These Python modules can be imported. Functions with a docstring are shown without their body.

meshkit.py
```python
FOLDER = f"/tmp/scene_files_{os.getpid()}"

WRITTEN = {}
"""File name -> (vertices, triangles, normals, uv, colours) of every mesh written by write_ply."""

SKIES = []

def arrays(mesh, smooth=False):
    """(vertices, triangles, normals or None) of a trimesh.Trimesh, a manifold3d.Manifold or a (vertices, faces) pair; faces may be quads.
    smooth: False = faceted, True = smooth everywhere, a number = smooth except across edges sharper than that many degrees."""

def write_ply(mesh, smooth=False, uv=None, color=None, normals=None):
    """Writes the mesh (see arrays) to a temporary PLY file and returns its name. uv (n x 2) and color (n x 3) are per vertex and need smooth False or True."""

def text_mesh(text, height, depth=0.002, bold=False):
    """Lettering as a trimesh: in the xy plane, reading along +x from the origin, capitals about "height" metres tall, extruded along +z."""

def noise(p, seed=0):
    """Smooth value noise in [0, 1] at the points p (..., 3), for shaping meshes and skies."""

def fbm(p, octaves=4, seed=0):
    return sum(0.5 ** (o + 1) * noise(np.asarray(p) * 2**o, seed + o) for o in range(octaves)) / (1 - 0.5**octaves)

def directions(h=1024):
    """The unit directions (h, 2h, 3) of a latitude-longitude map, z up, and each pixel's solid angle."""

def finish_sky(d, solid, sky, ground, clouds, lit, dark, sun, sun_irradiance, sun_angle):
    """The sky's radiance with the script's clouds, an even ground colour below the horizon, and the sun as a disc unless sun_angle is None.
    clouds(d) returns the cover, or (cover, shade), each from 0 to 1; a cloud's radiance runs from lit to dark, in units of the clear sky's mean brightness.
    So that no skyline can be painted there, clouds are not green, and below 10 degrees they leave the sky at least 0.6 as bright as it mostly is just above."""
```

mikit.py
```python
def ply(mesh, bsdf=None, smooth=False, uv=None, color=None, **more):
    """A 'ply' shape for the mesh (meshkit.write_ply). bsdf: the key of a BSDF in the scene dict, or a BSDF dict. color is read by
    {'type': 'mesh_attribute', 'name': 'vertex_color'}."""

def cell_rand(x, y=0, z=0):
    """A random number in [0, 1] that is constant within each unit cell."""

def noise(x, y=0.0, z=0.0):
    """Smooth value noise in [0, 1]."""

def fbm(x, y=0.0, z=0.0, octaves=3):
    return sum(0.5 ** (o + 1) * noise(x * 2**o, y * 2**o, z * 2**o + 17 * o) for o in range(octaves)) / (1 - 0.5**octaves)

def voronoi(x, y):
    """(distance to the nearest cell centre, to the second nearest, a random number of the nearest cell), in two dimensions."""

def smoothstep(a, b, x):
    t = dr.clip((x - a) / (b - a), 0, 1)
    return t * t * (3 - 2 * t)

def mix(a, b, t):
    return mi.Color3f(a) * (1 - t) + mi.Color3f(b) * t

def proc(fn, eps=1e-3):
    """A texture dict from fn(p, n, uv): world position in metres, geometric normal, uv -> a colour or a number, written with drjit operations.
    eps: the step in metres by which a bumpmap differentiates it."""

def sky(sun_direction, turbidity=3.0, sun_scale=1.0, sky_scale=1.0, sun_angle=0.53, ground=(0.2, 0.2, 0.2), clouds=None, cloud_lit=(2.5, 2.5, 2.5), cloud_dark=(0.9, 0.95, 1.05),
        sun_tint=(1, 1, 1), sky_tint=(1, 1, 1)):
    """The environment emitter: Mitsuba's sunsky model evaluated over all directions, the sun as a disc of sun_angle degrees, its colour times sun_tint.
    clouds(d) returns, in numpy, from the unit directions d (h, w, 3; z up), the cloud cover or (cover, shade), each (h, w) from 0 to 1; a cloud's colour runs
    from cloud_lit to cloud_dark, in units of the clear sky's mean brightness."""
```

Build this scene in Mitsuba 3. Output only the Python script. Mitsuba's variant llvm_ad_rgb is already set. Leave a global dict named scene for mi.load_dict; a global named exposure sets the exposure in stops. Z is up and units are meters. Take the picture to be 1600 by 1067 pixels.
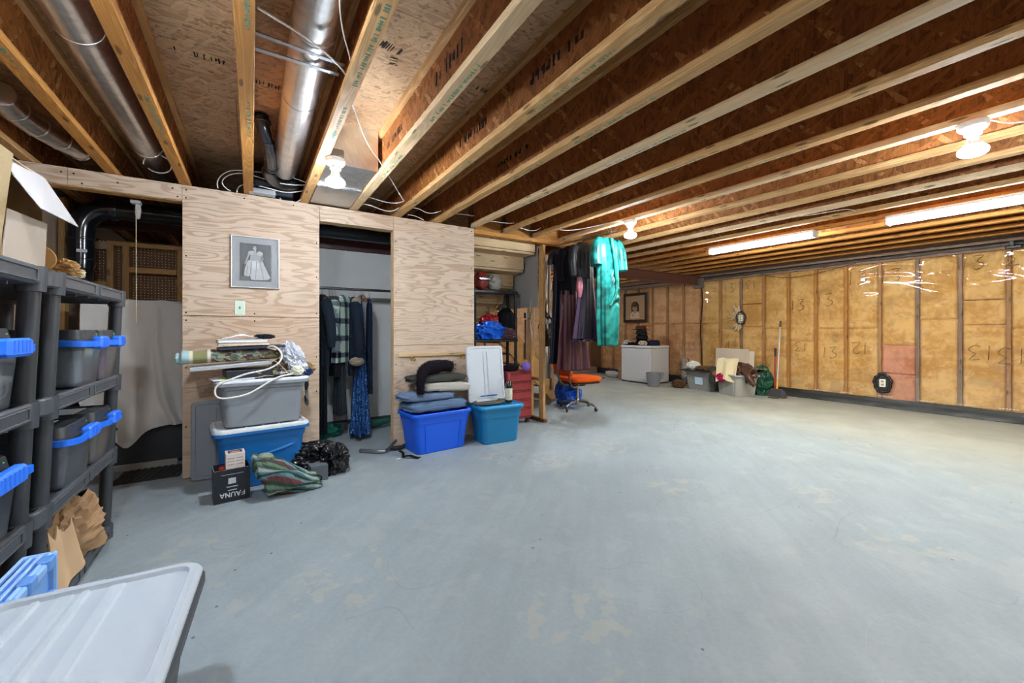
import math, random
import numpy as np, trimesh, manifold3d
import drjit as dr
import mitsuba as mi
import mikit, meshkit
from mikit import noise, fbm, voronoi, smoothstep, mix, cell_rand, proc
from shapely.geometry import Polygon, Point, box as sbox, LineString
from shapely import affinity

T = mi.ScalarTransform4f
scene, labels = {}, {}

# ------------------------------------------------------------------ camera, lights, exposure
FOV = 2 * math.degrees(math.atan(800 / 636.43))
YAW = math.radians(32.583)
scene['camera'] = {'type': 'perspective', 'fov': FOV, 'fov_axis': 'x', 'near_clip': 0.05, 'far_clip': 100.0,
                   'principal_point_offset_x': 0.0, 'principal_point_offset_y': 17.7 / 1067,
                   'to_world': T().look_at(origin=[0, 0, 1.135], target=[math.sin(YAW), math.cos(YAW), 1.135], up=[0, 0, 1])}
exposure = 3.2
BULB = (58, 66, 74)            # cool LED bulbs on the joists
TUBE = (13.5, 13.6, 12.2)      # warm white tubes
BULB_SPOTS = [(0.455, 2.83), (3.236, 0.506), (3.215, 2.815), (-0.43, 1.20), (3.236, -1.75), (0.385, -1.95), (5.262, 6.40)]  # the last ones are out of view, lighting left bays, foreground, far wall

def srgb(h):
    if isinstance(h, str):
        c = [int(h[i:i + 2], 16) / 255 for i in (0, 2, 4)]
    else:
        c = [x / 255 for x in h]
    return [x / 12.92 if x <= 0.04045 else ((x + 0.055) / 1.055) ** 2.4 for x in c]

def rgb(h):
    return {'type': 'rgb', 'value': srgb(h)}

# ------------------------------------------------------------------ helpers
VC = {'type': 'mesh_attribute', 'name': 'vertex_color'}
def two(d):
    return {'type': 'twosided', 'bsdf': d}
scene['matte'] = two({'type': 'principled', 'base_color': VC, 'roughness': 0.85, 'specular': 0.25})
scene['satin'] = two({'type': 'principled', 'base_color': VC, 'roughness': 0.42, 'specular': 0.5})
scene['gloss'] = two({'type': 'principled', 'base_color': VC, 'roughness': 0.16, 'specular': 0.6})
scene['metal'] = two({'type': 'principled', 'base_color': VC, 'roughness': 0.28, 'metallic': 1.0})
scene['cloth'] = two({'type': 'principled', 'base_color': VC, 'roughness': 0.9, 'specular': 0.12, 'sheen': 0.12})
scene['silk'] = two({'type': 'principled', 'base_color': VC, 'roughness': 0.42, 'specular': 0.35, 'sheen': 0.08})
scene['film'] = {'type': 'thindielectric', 'int_ior': 1.5}

def lab(key, text=None, cat=None, group=None, kind=None):
    d = labels.setdefault(key, {})
    if text: d['label'] = text
    if cat: d['category'] = cat
    if group: d['group'] = group
    if kind: d['kind'] = kind
    return key

def numbered(name):
    if name not in scene and not any(k.startswith(name + '__') for k in scene): return name
    i = 1
    while f'{name}_{i:03d}' in scene or any(k.startswith(f'{name}_{i:03d}__') for k in scene): i += 1
    return f'{name}_{i:03d}'

_count = {}
def put(key, mesh, mat='matte', col=None, smooth=35, uv=None, vcol=None, text=None, **more):
    """one entry of the scene; key may be taken: then it gets the next number"""
    n = _count.get(key, 0); _count[key] = n + 1
    k = key if n == 0 else f'{key}_{n:03d}'
    if isinstance(mesh, manifold3d.Manifold):
        m = mesh.to_mesh(); mesh = trimesh.Trimesh(m.vert_properties[:, :3], m.tri_verts, process=False)
    if isinstance(mesh, (list,)): mesh = join(mesh)
    if isinstance(mesh, tuple): mesh = trimesh.Trimesh(*mesh, process=False)
    if mat in ('matte', 'satin', 'gloss', 'metal', 'cloth', 'silk'):
        if vcol is None:
            if smooth not in (True, False):
                mesh = trimesh.graph.smooth_shade(mesh, angle=math.radians(smooth), facet_minarea=None); smooth = True
            vcol = np.tile(srgb(col), (len(mesh.vertices), 1))
        else:
            if smooth not in (True, False): smooth = True
        scene[k] = mikit.ply(mesh, mat, smooth=smooth, color=vcol, **more)
    elif uv is not None:
        scene[k] = mikit.ply(mesh, mat, smooth=smooth if smooth in (True, False) else False, uv=uv)
    else:
        scene[k] = mikit.ply(mesh, mat, smooth=smooth, **more)
    if text: labels.setdefault(k, {})['label'] = text
    return k

def join(ms):
    vs, fs, o = [], [], 0
    for m in ms:
        v, f = (m.vertices, m.faces) if hasattr(m, 'vertices') else m
        v, f = np.asarray(v, float), np.asarray(f, int)
        vs.append(v); fs.append(f + o); o += len(v)
    return trimesh.Trimesh(np.vstack(vs), np.vstack(fs), process=False)

def bx(x0, x1, y0, y1, z0, z1, c=0.0):
    """box, its edges chamfered by c"""
    lo, hi = np.minimum([x0, y0, z0], [x1, y1, z1]), np.maximum([x0, y0, z0], [x1, y1, z1])
    if c <= 0:
        m = trimesh.creation.box(bounds=[lo, hi]); return m
    c = min(c, 0.45 * (hi - lo).min())
    pts = []
    for sx in (0, 1):
        for sy in (0, 1):
            for sz in (0, 1):
                s = np.array([sx, sy, sz]); p = np.where(s, hi, lo); d = np.where(s, -c, c)
                for a in range(3):
                    q = p + d; q[a] = p[a]; pts.append(q)
    return trimesh.convex.convex_hull(np.array(pts))

def mv(m, x=0, y=0, z=0, rz=0, rx=0, ry=0, s=None):
    """scale, rotate about x, y, z in turn (degrees), then move; returns a copy"""
    m = m.copy(); v = np.array(m.vertices)
    if s is not None: v = v * np.asarray(s)
    for a, ax in ((rx, 0), (ry, 1), (rz, 2)):
        if a:
            v = v @ trimesh.transformations.rotation_matrix(math.radians(a), np.eye(3)[ax])[:3, :3].T
    m.vertices = v + [x, y, z]
    return m

def tube(pts, r, sides=8, closed=False, cap=True):
    p = np.asarray(pts, float); n = len(p)
    r = np.broadcast_to(np.asarray(r, float), (n,))
    t = np.roll(p, -1, 0) - np.roll(p, 1, 0) if closed else np.gradient(p, axis=0)
    t /= np.linalg.norm(t, axis=1, keepdims=True) + 1e-12
    a = np.cross(t[0], [0, 0, 1.0] if abs(t[0, 2]) < 0.9 else [1.0, 0, 0]); a /= np.linalg.norm(a)
    A = []
    for i in range(n):
        a = a - t[i] * (a @ t[i]); a /= np.linalg.norm(a) + 1e-12; A.append(a)
    A = np.array(A); B = np.cross(t, A); g = np.arange(sides) * 2 * np.pi / sides
    v = p[:, None] + r[:, None, None] * (np.cos(g)[None, :, None] * A[:, None] + np.sin(g)[None, :, None] * B[:, None])
    f = []
    for i in range(n if closed else n - 1):
        j = (i + 1) % n
        for k in range(sides):
            l = (k + 1) % sides
            f += [[i * sides + k, i * sides + l, j * sides + l], [i * sides + k, j * sides + l, j * sides + k]]
    v = v.reshape(-1, 3)
    if cap and not closed:
        o = len(v); v = np.vstack([v, p[:1], p[-1:]])
        for k in range(sides):
            l = (k + 1) % sides
            f += [[o, l, k], [o + 1, (n - 1) * sides + k, (n - 1) * sides + l]]
    return trimesh.Trimesh(v, f, process=False)

def spline(pts, n=40):
    from scipy.interpolate import CubicSpline
    p = np.asarray(pts, float); d = np.r_[0, np.cumsum(np.linalg.norm(np.diff(p, axis=0), axis=1))]
    return CubicSpline(d, p)(np.linspace(0, d[-1], n))

def loft(rings, cap0=True, cap1=True, closed=True):
    """rings: (m, n, 3); joined one to the next"""
    R = np.asarray(rings, float); m, n = R.shape[:2]; v = R.reshape(-1, 3); f = []
    k = np.arange(n if closed else n - 1); l = (k + 1) % n
    for i in range(m - 1):
        f.append(np.stack([i * n + k, i * n + l, (i + 1) * n + l], 1)); f.append(np.stack([i * n + k, (i + 1) * n + l, (i + 1) * n + k], 1))
    f = np.vstack(f); o = len(v)
    if cap0: v = np.vstack([v, R[0].mean(0)]); f = np.vstack([f, np.stack([np.full(len(k), o), l, k], 1)]); o += 1
    if cap1: v = np.vstack([v, R[-1].mean(0)]); f = np.vstack([f, np.stack([np.full(len(k), o), (m - 1) * n + k, (m - 1) * n + l], 1)])
    return trimesh.Trimesh(v, f, process=False)

def rrect(w, d, r, z=0, seg=4):
    """rounded rectangle ring centred on the origin, counter-clockwise"""
    r = min(r, w / 2 - 1e-4, d / 2 - 1e-4); out = []
    for q, (sx, sy) in enumerate([(1, 1), (-1, 1), (-1, -1), (1, -1)]):
        for s in range(seg + 1):
            a = (q + s / seg) * math.pi / 2
            out.append([sx * (w / 2 - r) + r * math.cos(a), sy * (d / 2 - r) + r * math.sin(a), z])
    return np.array(out)

def lathe(prof, n=24, arc=1.0):
    """prof: (r, z) pairs"""
    g = np.arange(n) * 2 * np.pi / n
    rings = [np.stack([r * np.cos(g), r * np.sin(g), np.full(n, z)], 1) for r, z in prof]
    return loft(rings, prof[0][0] > 1e-5, prof[-1][0] > 1e-5)

def extrude(poly, h):
    ps = getattr(poly, 'geoms', [poly])
    return join([trimesh.creation.extrude_polygon(g, h, engine='earcut') for g in ps])

def grid(nu, nv, fn):
    """surface from fn(u, v) -> (…,3), u, v in 0..1 ; returns (mesh, U, V)"""
    u, v = np.meshgrid(np.linspace(0, 1, nu), np.linspace(0, 1, nv), indexing='ij')
    P = fn(u, v).reshape(-1, 3); i, j = np.meshgrid(np.arange(nu - 1), np.arange(nv - 1), indexing='ij')
    a = (i * nv + j).ravel(); f = np.vstack([np.stack([a, a + nv, a + nv + 1], 1), np.stack([a, a + nv + 1, a + 1], 1)])
    return trimesh.Trimesh(P, f, process=False)

def slab(nu, nv, fn, t):
    """closed sheet of thickness t: fn(u, v) is its face, pushed back along the vertex normals"""
    m = grid(nu, nv, fn); nrm = np.array(m.vertex_normals); v = np.array(m.vertices); n = len(v)
    b = v - nrm * t
    idx = np.arange(n).reshape(nu, nv)
    rim = np.r_[idx[:, 0], idx[-1, 1:], idx[-2::-1, -1], idx[0, -2:0:-1]]
    r2 = np.roll(rim, -1)
    side = np.vstack([np.stack([rim, rim + n, r2 + n], 1), np.stack([rim, r2 + n, r2], 1)])
    return trimesh.Trimesh(np.vstack([v, b]), np.vstack([m.faces, m.faces[:, ::-1] + n, side]), process=False)

def lumber(key, x0, x1, y0, y1, z0, z1, tint=0, c=0.003, text=None):
    """a sawn board with grain along its longest side; tint 0 fresh spruce, 1 orange, 2 grey, 3 pale"""
    m = bx(x0, x1, y0, y1, z0, z1, c)
    return wood(key, m, tint, text=text)
def wood(key, m, tint=0, axis=None, text=None):
    m = trimesh.Trimesh(m.vertices[m.faces.reshape(-1)], np.arange(len(m.faces) * 3).reshape(-1, 3), process=False)
    v = np.array(m.vertices); e = v.max(0) - v.min(0)
    a = int(np.argmax(e)) if axis is None else axis
    o = [i for i in range(3) if i != a]; sh = (abs(hash_(key + str(_count.get(key, 0)))) % 977) * 0.731
    uv = np.stack([v[:, a] + sh, np.clip((v[:, o[0]] - v[:, o[0]].min()) * 1.0 + (v[:, o[1]] - v[:, o[1]].min()) * 1.31, 0, 9) + 10 * tint], 1)
    return put(key, m, 'wood', uv=uv, text=text)
def hash_(s):
    h = 7
    for ch in s: h = (h * 131 + ord(ch)) & 0x7FFFFFFF
    return h

def blob(r, sub=3, amp=0.15, freq=3.0, seed=0, squash=(1, 1, 1), ridge=False, flat=None):
    """a crumpled lump"""
    m = trimesh.creation.icosphere(subdivisions=sub); v = np.array(m.vertices)
    n = meshkit.fbm(v * freq + 11.3 * seed + 40, 3, seed)
    if ridge: n = 1 - np.abs(2 * n - 1) * 1.6
    v = v * (1 + amp * (n - 0.5) * 2)[:, None] * r * np.asarray(squash)
    if flat is not None: v[:, 2] = np.maximum(v[:, 2], flat)
    m.vertices = v; return m

def text3(s, h, depth=0.001):
    m = meshkit.text_mesh(s, h, depth, bold=True); v = np.array(m.vertices); v[:, 0] -= (v[:, 0].max() + v[:, 0].min()) / 2; v[:, 1] -= h / 2; m.vertices = v
    return m

# ------------------------------------------------------------------ procedural materials
def f_wood(p, n, uv):
    tint = dr.floor(uv.y * 0.1 + 0.001); v = uv.y - 10 * tint
    w = fbm(uv.x * 1.3, v * 22, tint, 2)
    ring = dr.abs(dr.sin(w * 26 + v * 60))
    fine = noise(uv.x * 9, v * 420)
    base = mix((0.60, 0.37, 0.165), (0.40, 0.20, 0.065), ring * 0.6 + 0.25 * fine)
    orange = mix((0.52, 0.25, 0.065), (0.34, 0.135, 0.03), ring * 0.6 + 0.25 * fine)
    grey = mix((0.30, 0.20, 0.15), (0.17, 0.11, 0.085), ring * 0.6 + 0.3 * fine)
    pale = mix((0.66, 0.48, 0.29), (0.52, 0.34, 0.17), ring * 0.5 + 0.25 * fine)
    brown = mix((0.42, 0.235, 0.10), (0.30, 0.15, 0.06), ring * 0.6 + 0.3 * fine)
    dark = mix((0.16, 0.085, 0.04), (0.10, 0.05, 0.025), ring * 0.6 + 0.3 * fine)
    c = dr.select(tint < 0.5, base, dr.select(tint < 1.5, orange, dr.select(tint < 2.5, grey, dr.select(tint < 3.5, pale, dr.select(tint < 4.5, dark, brown)))))
    kd, k2, kr = voronoi(uv.x * 2.3, v * 9 + tint * 3)
    knot = smoothstep(0.10, 0.05, kd) * dr.select(kr > 0.55, 1.0, 0.0)
    return c * (1 - 0.6 * knot) * (0.85 + 0.3 * noise(uv.x * 0.7, tint * 5 + v * 2))
scene['wood'] = two({'type': 'principled', 'base_color': proc(f_wood), 'roughness': 0.7, 'specular': 0.25})

def plywood_fn(a, z):
    g = fbm(a * 1.5 + 3 * noise(z * 0.8), z * 10.5, 2.0, 3)
    lines = g * 9 + z * 3.0
    fr = lines - dr.floor(lines)
    band = smoothstep(0.45, 0.8, fr) * (1 - smoothstep(0.94, 1.0, fr))
    zone = smoothstep(0.3, 0.65, fbm(a * 0.9 + 5, z * 2.5 + 9, 0, 2))
    fine = noise(a * 7, z * 230)
    c = mix((0.63, 0.485, 0.365), (0.475, 0.325, 0.225), band * (0.35 + 0.5 * zone))
    c = mix(c, mi.Color3f(0.52, 0.30, 0.17), 0.22 * smoothstep(0.55, 0.75, fbm(a * 0.8 + 11, z * 1.6, 4, 2)))
    return c * (0.93 + 0.12 * fine)
def f_ply(p, n, uv):
    return plywood_fn(p.x + p.y * 0.3, p.z)
scene['plywood'] = two({'type': 'principled', 'base_color': proc(f_ply), 'roughness': 0.75, 'specular': 0.2})

def strands(x, y, seedz=0.0):
    d1, d2, r1 = voronoi(x * 55 + seedz, y * 11)
    xr, yr = x * 0.6 + y * 0.8, y * 0.6 - x * 0.8
    e1, e2, r2 = voronoi(xr * 48 + 31, yr * 9 + seedz)
    xs, ys = x * 0.75 - y * 0.66, y * 0.75 + x * 0.66
    g1, g2, r3 = voronoi(xs * 44 + 71, ys * 8.5)
    r = dr.select(r2 > 0.62, r2 * 0.9, dr.select(r3 > 0.7, r3, r1 * 0.8))
    edge = smoothstep(0.0, 0.12, dr.select(r2 > 0.62, e2 - e1, d2 - d1))
    return r, edge
def f_web(p, n, uv):
    r, edge = strands(p.y, p.z, p.x * 13)
    t = r * 0.75 + 0.25 * noise(p.y * 160, p.z * 14)
    c = mix((0.14, 0.042, 0.012), (0.36, 0.125, 0.032), t)
    c = mix(c, mi.Color3f(0.48, 0.26, 0.10), smoothstep(0.86, 0.97, r) * 0.6)
    return c * (0.6 + 0.4 * edge)
scene['osb_web'] = two({'type': 'principled', 'base_color': proc(f_web), 'roughness': 0.6, 'specular': 0.3})
def f_sub(p, n, uv):
    r, edge = strands(p.y, p.x, 5.0)
    t = r * 0.7 + 0.3 * noise(p.y * 150, p.x * 20)
    c = mix((0.33, 0.19, 0.092), (0.62, 0.41, 0.235), t)
    flake = smoothstep(0.80, 0.9, noise(p.x * 38, p.y * 75)) * 0.5
    return mix(c, mi.Color3f(0.12, 0.06, 0.025), flake) * (0.75 + 0.25 * edge)
scene['osb_floor'] = two({'type': 'principled', 'base_color': proc(f_sub), 'roughness': 0.75, 'specular': 0.2})

SPOTS = [(0.35, 2.0, .35), (-0.25, 2.6, .3), (2.2, 2.8, .28), (2.9, 2.9, .35), (1.9, 3.2, .3), (2.9, 3.6, .3), (1.05, 1.2, .35), (0.25, 1.0, .3), (3.3, 1.2, .25), (-0.3, 2.1, .35), (2.6, 1.9, .25), (2.9, 0.7, .3)]
def f_floor(p, n, uv):
    big = fbm(p.x * 0.55, p.y * 0.55, 0, 3)
    mid = fbm(p.x * 4, p.y * 4, 3, 3)
    fine = noise(p.x * 90, p.y * 90)
    c = mix((0.225, 0.266, 0.288), (0.258, 0.295, 0.310), big)
    streak = fbm((p.x + p.y) * 2.0, (p.y - p.x) * 16, 4, 3)
    c = c * (0.86 + 0.16 * mid + 0.12 * streak) * (0.96 + 0.08 * fine)
    # paint worn off in blotches
    near = mi.Float(0)
    for x, y, r in SPOTS:
        near = dr.maximum(near, 1 - smoothstep(r * 0.3, r, dr.sqrt(dr.square(p.x - x) + dr.square(p.y - y))))
    worn = smoothstep(0.60, 0.66, fbm(p.x * 17 + 2, p.y * 17, 7, 4) * 0.86 + near * 0.14)
    c = mix(c, mi.Color3f(0.36, 0.345, 0.285), worn * 0.42 * smoothstep(0.0, 0.3, near))
    dust = smoothstep(0.62, 0.72, fbm(p.x * 6 + 20, p.y * 6, 2, 3))
    c = mix(c, mi.Color3f(0.33, 0.35, 0.345), dust * 0.25)
    # yellowish tone mixed into the floor colour towards the far wall
    far = smoothstep(4.2, 6.4, p.x + 0.55 * (fbm(p.x * 1.5, p.y * 1.5, 9, 2) - 0.5) + 0.25 * dr.maximum(p.y - 3.0, 0))
    c = mix(c, mi.Color3f(0.30, 0.295, 0.245) * (0.85 + 0.3 * mid), far * 0.8)
    # scratches
    s1 = dr.abs(noise(p.x * 2.6 + 40, p.y * 2.6) - 0.5) + 0.35 * smoothstep(0.45, 0.3, noise(p.x * 1.7, p.y * 1.7 + 8))
    s2 = dr.abs(noise(p.x * 1.9 + p.y, p.y * 2.2 - p.x + 70) - 0.5) + 0.35 * smoothstep(0.42, 0.3, noise(p.x * 2.1 + 5, p.y * 1.4))
    c = c * (1 - 0.10 * smoothstep(0.006, 0.002, s1)) * (1 + 0.06 * smoothstep(0.005, 0.002, s2))
    d1, d2, rr = voronoi(p.x * 3.1, p.y * 3.1)
    c = c * (1 - 0.6 * smoothstep(0.024, 0.012, d1) * dr.select(rr > 0.80, 1.0, 0.0))
    return c
def f_floor_rough(p, n, uv):
    return 0.42 + 0.25 * fbm(p.x * 3, p.y * 3, 1, 3)
scene['concrete'] = two({'type': 'principled', 'base_color': proc(f_floor), 'roughness': proc(f_floor_rough), 'specular': 0.35})

def f_ins(p, n, uv):
    """uv.x: 0 yellow, 1 pink, 2 brownish"""
    y, z = p.y + p.x * 0.9, p.z
    a = fbm(y * 5, z * 5, 3, 3); b = fbm(y * 30, z * 30 + 4 * noise(y * 9, z * 9), 5, 2); g = fbm(y * 2.2, z * 14, 8, 2)
    t = 0.45 * a + 0.3 * b + 0.25 * g
    c = mix((0.48, 0.25, 0.075), (0.66, 0.41, 0.16), smoothstep(0.30, 0.66, t))
    pink = mix((0.44, 0.17, 0.09), (0.60, 0.28, 0.17), smoothstep(0.28, 0.68, t))
    br = mix((0.45, 0.22, 0.095), (0.64, 0.37, 0.185), smoothstep(0.28, 0.68, t))
    c = dr.select(uv.x < 0.5, c, dr.select(uv.x < 1.5, pink, br))
    dark = smoothstep(0.64, 0.76, fbm(y * 4 + 30, z * 4, 1, 3))
    return c * (1 - 0.22 * dark)
scene['insulation'] = two({'type': 'principled', 'base_color': proc(f_ins), 'roughness': 0.95, 'specular': 0.1})

def f_peg(p, n, uv):
    fx, fz = p.x / 0.0254, p.z / 0.0254
    d = dr.sqrt(dr.square(fx - dr.floor(fx) - 0.5) + dr.square(fz - dr.floor(fz) - 0.5)) * 0.0254
    base = mix((0.15, 0.075, 0.04), (0.20, 0.105, 0.055), noise(p.x * 5, p.z * 30))
    return mix(mi.Color3f(0.85, 0.72, 0.5), base, smoothstep(0.0035, 0.005, d))  # pale holes: light shining through is painted into the colour
scene['pegboard'] = two({'type': 'principled', 'base_color': proc(f_peg), 'roughness': 0.7, 'specular': 0.2})

def f_galv(p, n, uv):
    d1, d2, r = voronoi(p.x * 40 + p.z * 23, p.y * 40 - p.z * 19)
    t = 0.5 * r + 0.5 * fbm(p.x * 6, p.y * 3, p.z * 6, 2)
    return mix((0.58, 0.57, 0.56), (0.82, 0.82, 0.82), t)
scene['galvanised'] = two({'type': 'principled', 'base_color': proc(f_galv), 'roughness': 0.32, 'metallic': 1.0})

def drywall_fn(p, n, uv):
    return mix((0.60, 0.60, 0.59), (0.68, 0.68, 0.67), fbm(p.x * 3 + p.y * 2, p.z * 3, 0, 3))
scene['drywall'] = two({'type': 'principled', 'base_color': proc(drywall_fn), 'roughness': 0.9, 'specular': 0.1})

# ------------------------------------------------------------------ the shell
XL, XR, YP, YF, YB, HJ, HS = -1.30, 7.83, 3.94, 8.30, -3.2, 2.24, 2.542   # left, right, plywood wall, far, back, joist underside, subfloor underside
def uvx(m, t):
    m = trimesh.Trimesh(m.vertices, m.faces, process=False)
    v = np.array(m.vertices); return np.stack([t + 0.02 * np.sin(v[:, 1]) + 0.01 * v[:, 0], 0.1 * v[:, 2] + 0.05 * v[:, 1]], 1)

put('floor', bx(XL - .2, XR + .3, YB - .1, YF + .2, -0.12, 0), 'concrete', smooth=False)
lab('floor', 'grey painted concrete floor with worn blotches and scratches', kind='structure')

# walls out of view
put('wall_left', bx(XL - .15, XL, YB, YF, 0, HS + .02), 'matte', '8a7562', False)
for i, y in enumerate(np.arange(-0.2, 5.0, 0.4064)):
    lumber('wall_left__stud', XL, XL + .038, y, y + .089, 0, HJ - .04, 2 if i % 3 else 0)
lumber('wall_left__blocking', XL + .001, XL + .037, 1.25, 1.60, 1.10, 1.14, 0)
for i, (y0, y1) in enumerate([(.30, .60), (.71, 1.01), (1.12, 1.42), (1.53, 1.83), (2.3, 2.62), (3.1, 3.5), (3.9, 4.3)]):
    put('wall_left__board', bx(XL + .002, XL + .030, y0, y1, 0.1, 2.15, .002), 'plywood', smooth=False)
lab('wall_left', 'unfinished stud wall with bare boards behind the black plastic shelves', kind='structure')
put('wall_back', bx(XL - .15, XR + .2, YB - .15, YB, 0, HS + .02), 'matte', 'b8a48a', False)
lab('wall_back', 'plain wall behind the camera', kind='structure')
put('wall_far', bx(XL - .15, XR + .2, YF, YF + .15, 0, HS + .02), 'matte', '8f6f50', False)
k = 0
for x in np.arange(2.9, XR - .2, 0.4064):
    m = bx(x + .02, x + .385, YF - .06, YF - .002, .1, 2.13, .012)
    put('wall_far__insulation_batt', m, 'insulation', uv=uvx(m, 2), smooth=False)
    lumber('wall_far__stud', x - .019, x + .019, YF - .09, YF - .002, .04, 2.17, 2)
lab('wall_far', 'far wall of brown insulation and studs seen beyond the hanging dresses', kind='structure')

# right wall: studs 16 inches apart, batts between them, black membrane strip along its foot
put('wall_right', bx(XR + .06, XR + .2, YB, YF, 0, HS + .02), 'matte', '6b4a30', False)
lab('wall_right', 'long wall of yellow insulation batts and studs under clear plastic', kind='structure')
rng = random.Random(5)
S0, SP = 4.586, 0.4064
for k in range(-8, 18):
    y = S0 - SP * k
    if y < -2.6: break
    lumber('wall_right__stud', XR - .005, XR + .06, y - .019, y + .019, .10, 2.13, 1 if k in (3, 4, 5) else (2 if k in (7, 8, 1) else 5))
def batt(y0, y1, z0, z1, t):
    pad = 0.012
    def fn(u, v):
        Y, Z = y1 - (y1 - y0) * u, z0 + (z1 - z0) * v
        e = np.minimum(np.minimum(u, 1 - u) * (y1 - y0), np.minimum(v, 1 - v) * (z1 - z0) * 2.0)
        puff = np.clip(.35 + e / 0.03, 0, 1) ** 0.5
        q = meshkit.fbm(np.stack([Y * 6, Z * 6, 0 * Y + 3], -1), 3)
        return np.stack([XR + .045 - .040 * puff - .022 * (q - .35) * puff, Y, Z], -1)
    m = slab(13, 25, fn, .03); return m
for k in range(-8, 15):
    yt, yb = S0 - SP * k - .0195, S0 - SP * (k + 1) + .0195
    cuts = [.10] + [rng.choice([1.16, 1.22, 1.27])] + [2.13]
    if k == 1: cuts = [.10, 1.20, 1.62, 2.13]
    if k == 6: cuts = [.10, .5, .92, 2.13]
    if k == 8: cuts = [.10, 1.20, 1.52, 2.13]
    if k == 7: cuts = [.10, 1.28, 2.13]
    if k == 3: cuts = [.10, .95, 2.13]
    for z0, z1 in zip(cuts, cuts[1:]):
        t = 1 if (k == 6 and z1 < .95) else (2 if k < -1 else 0)
        m = batt(yb, yt, z0 + .0005, z1 - .0005, t)
        put('wall_right__insulation_batt', m, 'insulation', uv=uvx(m, t), smooth=True, text='pink insulation batt low on the wall' if t == 1 else None)
lumber('wall_right__top_plate', XR - .03, XR + .06, -2.7, YF, 2.13, 2.20, 2)
put('wall_right__foam_sealant', grid(200, 6, lambda u, v: np.stack([XR - .035 - .02 * np.sin(v * 3.14) * meshkit.fbm(np.stack([u * 90, v * 3, 0 * u], -1), 3) * 2, -2 + 7 * u, 2.15 + .05 * v + .02 * meshkit.fbm(np.stack([u * 60, v, 0 * u + 4], -1), 3)], -1)), 'satin', '4d4640', True, text='dark crusted sealant along the top of the wall')
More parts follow.
